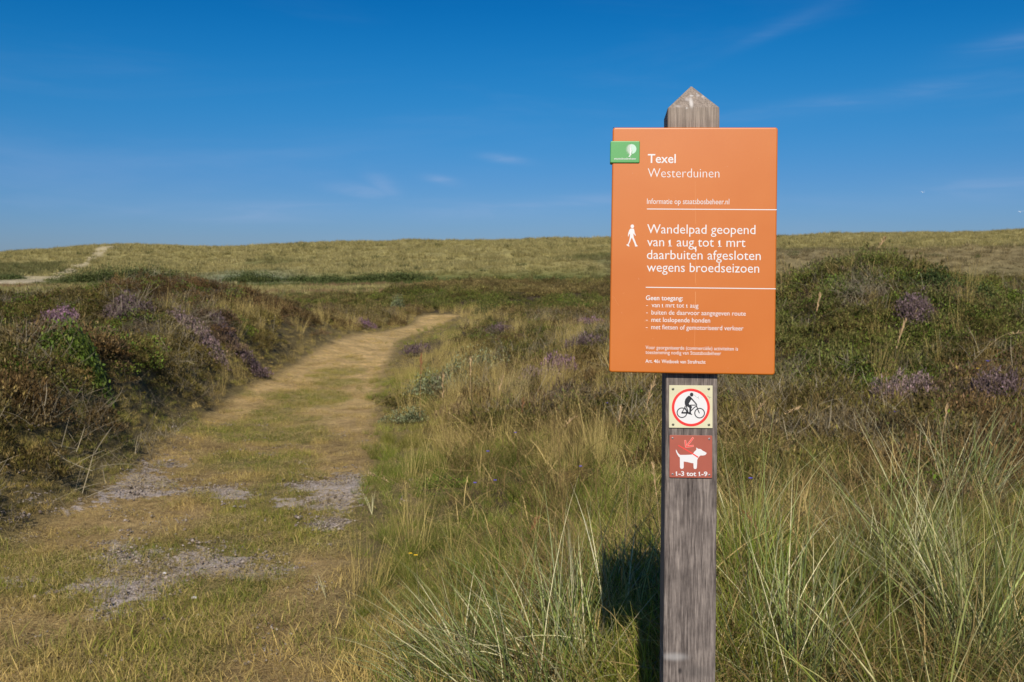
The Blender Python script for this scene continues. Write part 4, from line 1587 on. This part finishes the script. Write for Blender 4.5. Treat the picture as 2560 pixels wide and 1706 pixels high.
# --- dog plaque
dog = bm_object('dog_leash_plaque', slab(-40.6, 36.9, -417.2, -339.2, PW - .6, 14.9, bevel=.4, seg=2, corner=1.6), M_BROWN, root)
kd = 77.5 / 556.0
dx_ = lambda x_, y_: (-40.6 + (x_ - 281) * kd, -339.2 - (y_ - 880) * (78.0 / 554.0))
dogp = [dx_(*p) for p in ((362, 1070), (370, 1072), (386, 1104), (404, 1128), (424, 1138), (500, 1136), (568, 1132), (592, 1112), (604, 1092), (628, 1072), (632, 1058), (626, 1040), (640, 1044), (650, 1054), (688, 1058),
                          (712, 1078), (740, 1092), (764, 1106), (758, 1122), (744, 1136), (712, 1141), (684, 1141), (668, 1156), (652, 1178), (642, 1200), (640, 1260), (637, 1300), (630, 1314), (615, 1319), (600, 1314), (595, 1300),
                          (593, 1244), (560, 1240), (520, 1230), (466, 1222), (466, 1300), (458, 1314), (442, 1319), (426, 1314), (418, 1298), (416, 1172), (400, 1158), (380, 1128), (366, 1096))]
bm_object('dog_figure', flat([dogp], W0 - .1, .1), M_WHITE, dog)
bm_object('leash_print', flat([stroke([dx_(395, 1014), dx_(480, 1060), dx_(570, 1112), dx_(655, 1166)], 13 * kd, 17 * kd)], W0 - .2, .1), M_ARROW, dog)
for wd_, mt, dw, nm in ((24, M_ARROWEDGE, .1, 'arrow_edge'), (13, M_ARROW, .2, 'arrow_print')):
    e = (24 - wd_) * .35
    bm_object(nm, flat([stroke([dx_(590 - e * .5, 908 + e), dx_(508, 1018)], wd_ * kd)], W0 - dw, .1), mt, dog)
    bm_object(nm, flat([stroke([dx_(484, 944 + e), dx_(497, 1040 - e)], wd_ * kd)], W0 - dw - .03, .1), mt, dog)
    bm_object(nm, flat([stroke([dx_(492 + e, 1032), dx_(594 - e, 1016)], wd_ * kd)], W0 - dw - .06, .1), mt, dog)
tb = text_bm('1-3 tot 1-9', *dx_(362, 1408), (775 - 362) * kd, offset=.022, cap=56 * kd, w=W0 - .16, old=False)
bm_object('lettering', tb, M_WHITE, dog)
for k_, (sx_, sy_) in enumerate(((320, 920), (798, 925), (322, 1390), (800, 1395))):
    u_, v_ = dx_(sx_, sy_)
    screw('screw', u_, v_, W0 - .02, 2.1, M_GALV, dog)
    slot(u_, v_, W0 - .95, 2.1, (.3, .9, 1.4, .5)[k_], dog)

# ------------------------------------------------------------------ plants that can be told apart
MH = veg_mat('flowering_heather', (.11, .11, .035), (.33, .22, .225))
MHB = veg_mat('bright_heather', (.11, .09, .045), (.34, .19, .26))
MHD = veg_mat('dusky_heather', (.11, .085, .045), (.20, .135, .145))
M_WILLOW = veg_mat('grey_green_willow', (.175, .200, .090), (.30, .30, .17))
M_BRIGHT = veg_mat('bright_green_leaves', (.085, .130, .018), (.17, .19, .04))
M_DARKGREEN = veg_mat('dark_green_leaves', (.040, .065, .016), (.08, .09, .03))
M_STRAW = veg_mat('golden_blades', (.26, .21, .075), (.50, .385, .18))
M_STALK = veg_mat('seed_stalk', (.38, .27, .12), (.58, .40, .21))
M_STALKBROWN = veg_mat('brown_seed_head', (.30, .22, .10), (.34, .17, .075))
M_THICK = veg_mat('thicket_leaves', (.075, .100, .028), (.15, .15, .055))


def multi(rng, fn, count, rx, ry, **kw):
    """several growth forms joined over an oval footprint"""
    parts = []
    for i in range(count):
        a, q = rng.uniform(0, 6.28), math.sqrt(rng.random())
        A = list(fn(rng, **kw))
        z = (1 - q * q) * .25 * kw.get('hh', .15)
        A[0] = A[0] + np.array([rx * q * math.cos(a), ry * q * math.sin(a), z])
        parts.append(tuple(A))
    return join(parts)


def plant_thing(name, data, mat, X, Y, label, cat, group=None, sink=0.0, rz=0.0, dist=None):
    Vp, Fp, vp, dp = data
    gx, gy, gz = hit(X, Y)
    if dist:
        gx, gy = (X - 1280) / 2489.0 * dist, dist
        gz = float(terrain(gx, gy))
    # keep every clump bedded on the slope it stands on
    c, s_ = math.cos(rz), math.sin(rz)
    wx = gx + Vp[:, 0] * c - Vp[:, 1] * s_
    wy = gy + Vp[:, 0] * s_ + Vp[:, 1] * c
    Vp = Vp.copy()
    Vp[:, 2] += terrain(wx, wy) - gz - sink
    me = np_mesh(name, Vp, Fp, mat, attrs={'v': vp, 'dry': dp})
    o = bpy.data.objects.new(name, me)
    o.location = (gx, gy, gz)
    o.rotation_euler = (0, 0, rz)
    link(o)
    return tagit(o, label, cat, group)


HG = 'flowering heather bushes in the heath'
for i, (X, Y, rx, ry, n_, mt, lab) in enumerate(HEATHER):
    rng = np.random.default_rng(500 + i)
    k = max(5, int(n_ * 2.6))
    mt = {'MH': MH, 'MHB': MHB, 'MHD': MHD}[mt]
    d_ = multi(rng, p_heath, k, rx * .8, ry, n=110, r=.15, hh=.16, ln=(.05, .10), w=.0125, flower=.55)
    plant_thing('heather_bush', d_, mt, X, Y, lab, 'heather', HG, sink=-.04)

for i, (X, Y, rx, ry, hh, n_, sz_, mt, lab, cat) in enumerate(SHR):
    rng = np.random.default_rng(700 + i)
    mt = {'M_WILLOW': M_WILLOW, 'M_BRIGHT': M_BRIGHT, 'M_DARKGREEN': M_DARKGREEN}[mt]
    d_ = multi(rng, p_leafy, n_ + 3, rx, ry, n=190, r=max(.14, rx * .45), hh=hh, size=sz_)
    plant_thing('leafy_bush', d_, mt, X, Y, lab, cat, 'leafy bushes in the heath')

# thickets at the foot of the dunes
TH = [      # bearing, distance, footprint, height
    (315, 115, 8.2, 2.2, 4.4, 46, 'largest dark green thicket at the foot of the dune on the left'),
    (640, 116, 3.2, 1.6, 2.9, 16, 'small dark green thicket left of the long green band'),
    (790, 118, 4.4, 1.4, 1.9, 16, 'low green thicket at the dune foot above the bush by the bend'),
    (985, 119, 4.6, 1.4, 2.3, 18, 'low green thicket at the dune foot above the path bend'),
    (1180, 114, 4.6, 1.0, .9, 12, 'thin dark thicket strip at the dune foot right of the bend'),
    (1395, 116, 3.2, 1.3, 1.6, 13, 'dark green thicket at the dune foot just left of the notice board'),
    (8, 128, 3.0, 1.6, 1.6, 10, 'dark green thicket above the sandy track at the left edge'),
]
for i, (X, Y, rx, ry, hh, n_, lab) in enumerate(TH):
    rng = np.random.default_rng(900 + i)
    d_ = multi(rng, p_leafy, n_ * 2, rx, ry, n=420, r=1.5, hh=hh * .5, size=.13)
    plant_thing('thicket', d_, M_THICK, X, Y, lab, 'thicket', 'thickets at the foot of the dunes', sink=.35, dist=Y)

# leaning straw tussock left of the board
rng = np.random.default_rng(41)
d_ = join([p_straw(rng, n=170, r=.26, h=(.20, .50)), p_marram(rng, n=60, r=.16, h=(.25, .6), bias=.35)])
plant_thing('straw_tussock', d_, M_STRAW, 1268, 1010, 'golden straw tussock leaning right, left of the notice board', 'grass tussock')

# big marram tussocks in front
MT = [
    (1330, 1760, 3.30, 'marram tussock fanning its blades leftwards at the bottom centre', .75),
    (1960, 1750, 1.45, 'dense upright blue green marram tussock right of the post foot', .70),
    (2500, 1690, 2.40, 'large marram tussock with long crossing blades in the bottom right corner', .85),
    (1465, 1660, 1.65, 'marram tussock in front of the dark shadow left of the post', .55),
    (2250, 1480, .60, 'marram tussock leaning right on the right side of the grass', .70),
    (2420, 1250, .75, 'marram tussock leaning right at the foot of the mound', .70),
    (1150, 1690, 2.9, 'low marram tussock sprawling left near the bottom of the path', .5),
]
M_MT = veg_mat('marram_tussock_blades', (.165, .225, .045), (.60, .53, .30), rough=.42, trans=.14, spec=.32)
for i, (X, Y, bias, lab, top_) in enumerate(MT):
    rng = np.random.default_rng(60 + i)
    d_ = join([p_marram(rng, n=95, r=.16, h=(.30, top_)), p_marram(rng, n=60, r=.14, h=(.4, top_ * 1.08), bias=bias)])
    plant_thing('marram_tussock', d_, M_MT, X, Y, lab, 'grass tussock', 'marram tussocks round the signpost')

# single seed stalks: foot and tip as seen
ST = [
    (2024, 900, 2043, 770, M_STALK, 'pale seed stalk leaning right beside the notice board edge', .12),
    (2204, 1060, 2243, 880, M_STALK, 'tall straw seed stalk standing before the large mauve heather', .10),
    (2445, 905, 2530, 850, M_STALK, 'seed stalk bowing right near the right edge of the mound', .10),
    (2168, 690, 2200, 620, M_STALK, 'thin seed stalk crossing the top of the mound', .06),
    (1580, 1230, 1618, 1035, M_STALK, 'straw seed stalk just left of the post', .14),
    (1610, 1160, 1652, 1085, M_STALK, 'drooping seed stalk touching the left side of the post', .14),
    (1368, 1150, 1402, 1098, M_STALK, 'seed stalk curving right below the straw tussock', .12),
    (1536, 1160, 1544, 1092, M_STALK, 'short upright seed stalk between tussock and post', .10),
    (1105, 1140, 1108, 1005, M_STALK, 'upright seed stalk among dry grass right of the path', .12),
    (1175, 1050, 1177, 925, M_STALK, 'tall pale seed stalk in front of the willow bush', .12),
    (1050, 1060, 1054, 915, M_STALKBROWN, 'brown seed stalk beside the path edge willow', .08),
    (1232, 1062, 1246, 1000, M_STALK, 'seed stalk at the foot of the straw tussock', .10),
    (1300, 1120, 1304, 1062, M_STALKBROWN, 'rusty seed stalk below the straw tussock', .08),
    (1088, 1335, 975, 1238, M_STALK, 'long seed stalk arching left over the path edge', .08),
    (1292, 1450, 1312, 1392, M_STALKBROWN, 'brown curled seed head in the green grass left of the post', .08),
    (1945, 1465, 1918, 1410, M_STALKBROWN, 'brown seed head hanging right of the post', .07),
    (1862, 1110, 1880, 1070, M_STALK, 'straw seed stalk close to the right side of the post', .10),
    (1890, 1120, 1948, 1066, M_STALK, 'seed stalk bowing right beside the dog plaque', .12),
    (2345, 1190, 2355, 1105, M_STALK, 'pale upright seed stalk at the foot of the mound', .10),
    (1655, 1440, 1640, 1300, M_STALK, 'seed stalk standing in the shadow of the board', .1),
]
for i, (X0, Y0, X1, Y1, mt, lab, hd) in enumerate(ST):
    rng = np.random.default_rng(300 + i)
    gx, gy, gz = hit(X0, Y0)
    D = math.hypot(gx, gy)
    s_ = D / 2489.0
    # raised foot: stalks rise out of the surrounding grass
    dxm, dzm = (X1 - X0) * s_, (Y0 - Y1) * s_
    lift = .20 if D < 9 else .08
    ln = math.hypot(dxm, dzm) * 1.06 + lift
    lean = math.atan2(abs(dxm), dzm)
    azm = 0.0 if dxm > 0 else math.pi
    cv = min(1.3, lean * 1.1)
    hd_ = min(max(ln * .3, hd * .6), ln * .45)
    d_ = stalk_parts(rng, (0, 0, 0), azm + rng.normal(0, .2), max(0, lean - cv * .42), cv, ln, hd_, 46 if mt is M_STALKBROWN else 34, wh=.0038 * max(1, D / 3.2), spread=.22, far=max(1, D / 3.2))
    # stem of visible thickness
    me = np_mesh('seed_stalk', d_[0], d_[1], mt, attrs={'v': d_[2], 'dry': d_[3]})
    o = bpy.data.objects.new('seed_stalk', me)
    back = lift / (1.5 / D + 1e-6) * .0
    o.location = (gx, gy, gz)
    link(o)
    tagit(o, lab, 'seed stalk', 'single seed stalks above the grass')


# small wildflowers: stem and petals
def flower(mt, X, Y, lab, r_, h_, grp):
    gx, gy, gz = hit(X, Y)
    e = bpy.data.objects.new('wildflower', None)
    e.location = (gx, gy, gz)
    e.empty_display_size = .05
    link(e)
    tagit(e, lab, 'wildflower', grp)
    rng = np.random.default_rng(int(X + Y))
    st = ribbons(np.zeros((1, 3)), np.array([rng.uniform(0, 6)]), np.array([.05]), np.array([.15]), np.array([h_]), np.array([.0025]), 3, np.ones(1), np.zeros(1), rng, tip_pow=9, base_w=1)
    link(bpy.data.objects.new('stem', np_mesh('stem', st[0], st[1], M_BRIGHT, attrs={'v': st[2], 'dry': st[3]})), e)
    tip = st[0][-1]
    bm = bmesh.new()
    n = 9
    for k in range(n):
        a = 2 * math.pi * k / n
        u1 = Vector((math.cos(a), math.sin(a), 0))
        v1 = Vector((-math.sin(a), math.cos(a), 0))
        P = [u1 * r_ * .15, u1 * r_ * .7 + v1 * r_ * .25 + Vector((0, 0, r_ * .45)), u1 * r_ + Vector((0, 0, r_ * .35)), u1 * r_ * .7 - v1 * r_ * .25 + Vector((0, 0, r_ * .45))]
        bm.faces.new([bm.verts.new(Vector(tip) + p) for p in P])
    me = bpy.data.meshes.new('petals')
    bm.to_mesh(me)
    bm.free()
    me.materials.append(mt)
    link(bpy.data.objects.new('petals', me), e)


M_BLUE = plain('blue_petals', (.16, .13, .62), .6)
M_YELLOW = plain('yellow_petals', (.85, .55, .02), .6)
FB = [(2218, 1062, 'blue wildflower below the large mauve heather on the mound', .02), (2236, 1058, 'blue wildflower right beside its twin below the large mauve heather', .018),
      (2473, 924, 'blue wildflower high on the right side of the mound', .022), (1513, 1030, 'lone blue wildflower left of the cycling plaque', .018),
      (1222, 1205, 'blue wildflower in the grass right of the path', .013), (1178, 1296, 'blue wildflower nearest the arching seed stalk', .012),
      (1235, 1285, 'blue wildflower in the middle of the green grass', .011), (1290, 1150, 'blue wildflower below the straw tussock', .012), (1866, 1308, 'blue wildflower right of the post among straw blades', .011),
      (1440, 1262, 'blue wildflower in tall grass left of the shadow', .010)]
for X, Y, lab, r_ in FB:
    flower(M_BLUE, X, Y + 25, lab, r_, .16 + .10 * (Y > 1100), 'blue wildflowers in the grass')
for X, Y, lab, r_ in ((2449, 954, 'yellow wildflower on the mound near the right edge', .02), (362, 1014, 'yellow wildflower in the dark heath of the left bank', .018),
                      (1026, 1455, 'yellow wildflower in the green grass by the path', .010), (1038, 1462, 'yellow wildflower just right of its twin by the path', .011)):
    flower(M_YELLOW, X, Y + 15, lab, r_, .16, 'yellow wildflowers')

# pale stones and root bits on the sand
M_ROOT = plain('bleached_root', (.50, .44, .38), .9, noise=.3, nscale=60)
for X, Y, r_, lab in ((412, 1438, .010, 'small white stone at the centre of the bare sand'), (485, 1497, .012, 'small white stone at the near end of the bare sand')):
    gx, gy, gz = hit(X, Y)
    bm = bmesh.new()
    bmesh.ops.create_icosphere(bm, subdivisions=2, radius=r_)
    rr_ = random.Random(int(X))
    for v in bm.verts:
        v.co *= 1 + rr_.uniform(-.22, .22)
        v.co.z *= .55
    me = bpy.data.meshes.new('stone')
    bm.to_mesh(me)
    bm.free()
    me.materials.append(plain('chalky_stone', (.62, .58, .55), .9))
    o = bpy.data.objects.new('stone', me)
    o.location = (gx, gy, gz + r_ * .2)
    link(o)
    tagit(o, lab, 'stone')
# dry bent blades lying across the path edge
for X, Y, ln, az_, lab in ((800, 1358, .33, .15, 'dry bent straw lying across the bare sand at the right path edge'), (815, 1500, .16, 2.3, 'short forked dry twig standing near the middle of the path'),
                           (930, 1290, .20, 2.0, 'pale forked blade rising at the right edge of the path')):
    rng = np.random.default_rng(int(X))
    k = 1 if ln > .31 else 5
    P0 = np.zeros((k, 3))
    th = np.array([1.35]) if k == 1 else rng.uniform(.1, .8, k)
    d_ = ribbons(P0, np.full(k, az_) + rng.normal(0, .4, k), th, rng.uniform(.0, .5, k), rng.uniform(.7, 1, k) * ln, np.full(k, .0035), 6, rng.uniform(.9, 1.3, k), np.full(k, .8), rng, tip_pow=3)
    gx, gy, gz = hit(X, Y)
    o = bpy.data.objects.new('dry_blade', np_mesh('dry_blade', d_[0], d_[1], M_MT, attrs={'v': d_[2], 'dry': d_[3]}))
    o.location = (gx, gy, gz + (.02 if k == 1 else 0))
    link(o)
    tagit(o, lab, 'dry stalk')

# two white gulls far off in the sky
M_GULL = plain('white_feathers', (.80, .80, .80), .7)
for X, Y, lab in ((2307, 481, 'tiny white gull flying above the right end of the dunes'), (2551, 530, 'tiny white gull low in the sky at the right edge')):
    d = px_dir(X, Y)
    c = Vector((0, 0, CAM_Z)) + d * 260
    bm = bmesh.new()
    body = [(-.22, 0, 0), (-.1, .07, .03), (.12, .06, .02), (.27, 0, 0), (.12, -.06, .02), (-.1, -.07, .03)]
    top_ = [bm.verts.new(p) for p in body]
    bot = [bm.verts.new((p[0], p[1], -.08 + p[2] * .3)) for p in body]
    bm.faces.new(top_)
    bm.faces.new(bot[::-1])
    for i in range(6):
        bm.faces.new((top_[i], bot[i], bot[(i + 1) % 6], top_[(i + 1) % 6]))
    for s_ in (-1, 1):
        q = [bm.verts.new(p) for p in ((-.08, s_ * .05, .01), (.10, s_ * .05, .01), (.10, s_ * .34, .16), (-.06, s_ * .34, .15), (-.10, s_ * .66, .08))]
        bm.faces.new((q[0], q[1], q[2], q[3]))
        bm.faces.new((q[3], q[2], q[4]))
    me = bpy.data.meshes.new('gull')
    bm.to_mesh(me)
    bm.free()
    me.materials.append(M_GULL)
    o = bpy.data.objects.new('gull', me)
    o.location = c
    o.rotation_euler = (0, -.25, .8)
    link(o)
    tagit(o, lab, 'gull', 'white gulls in the sky')
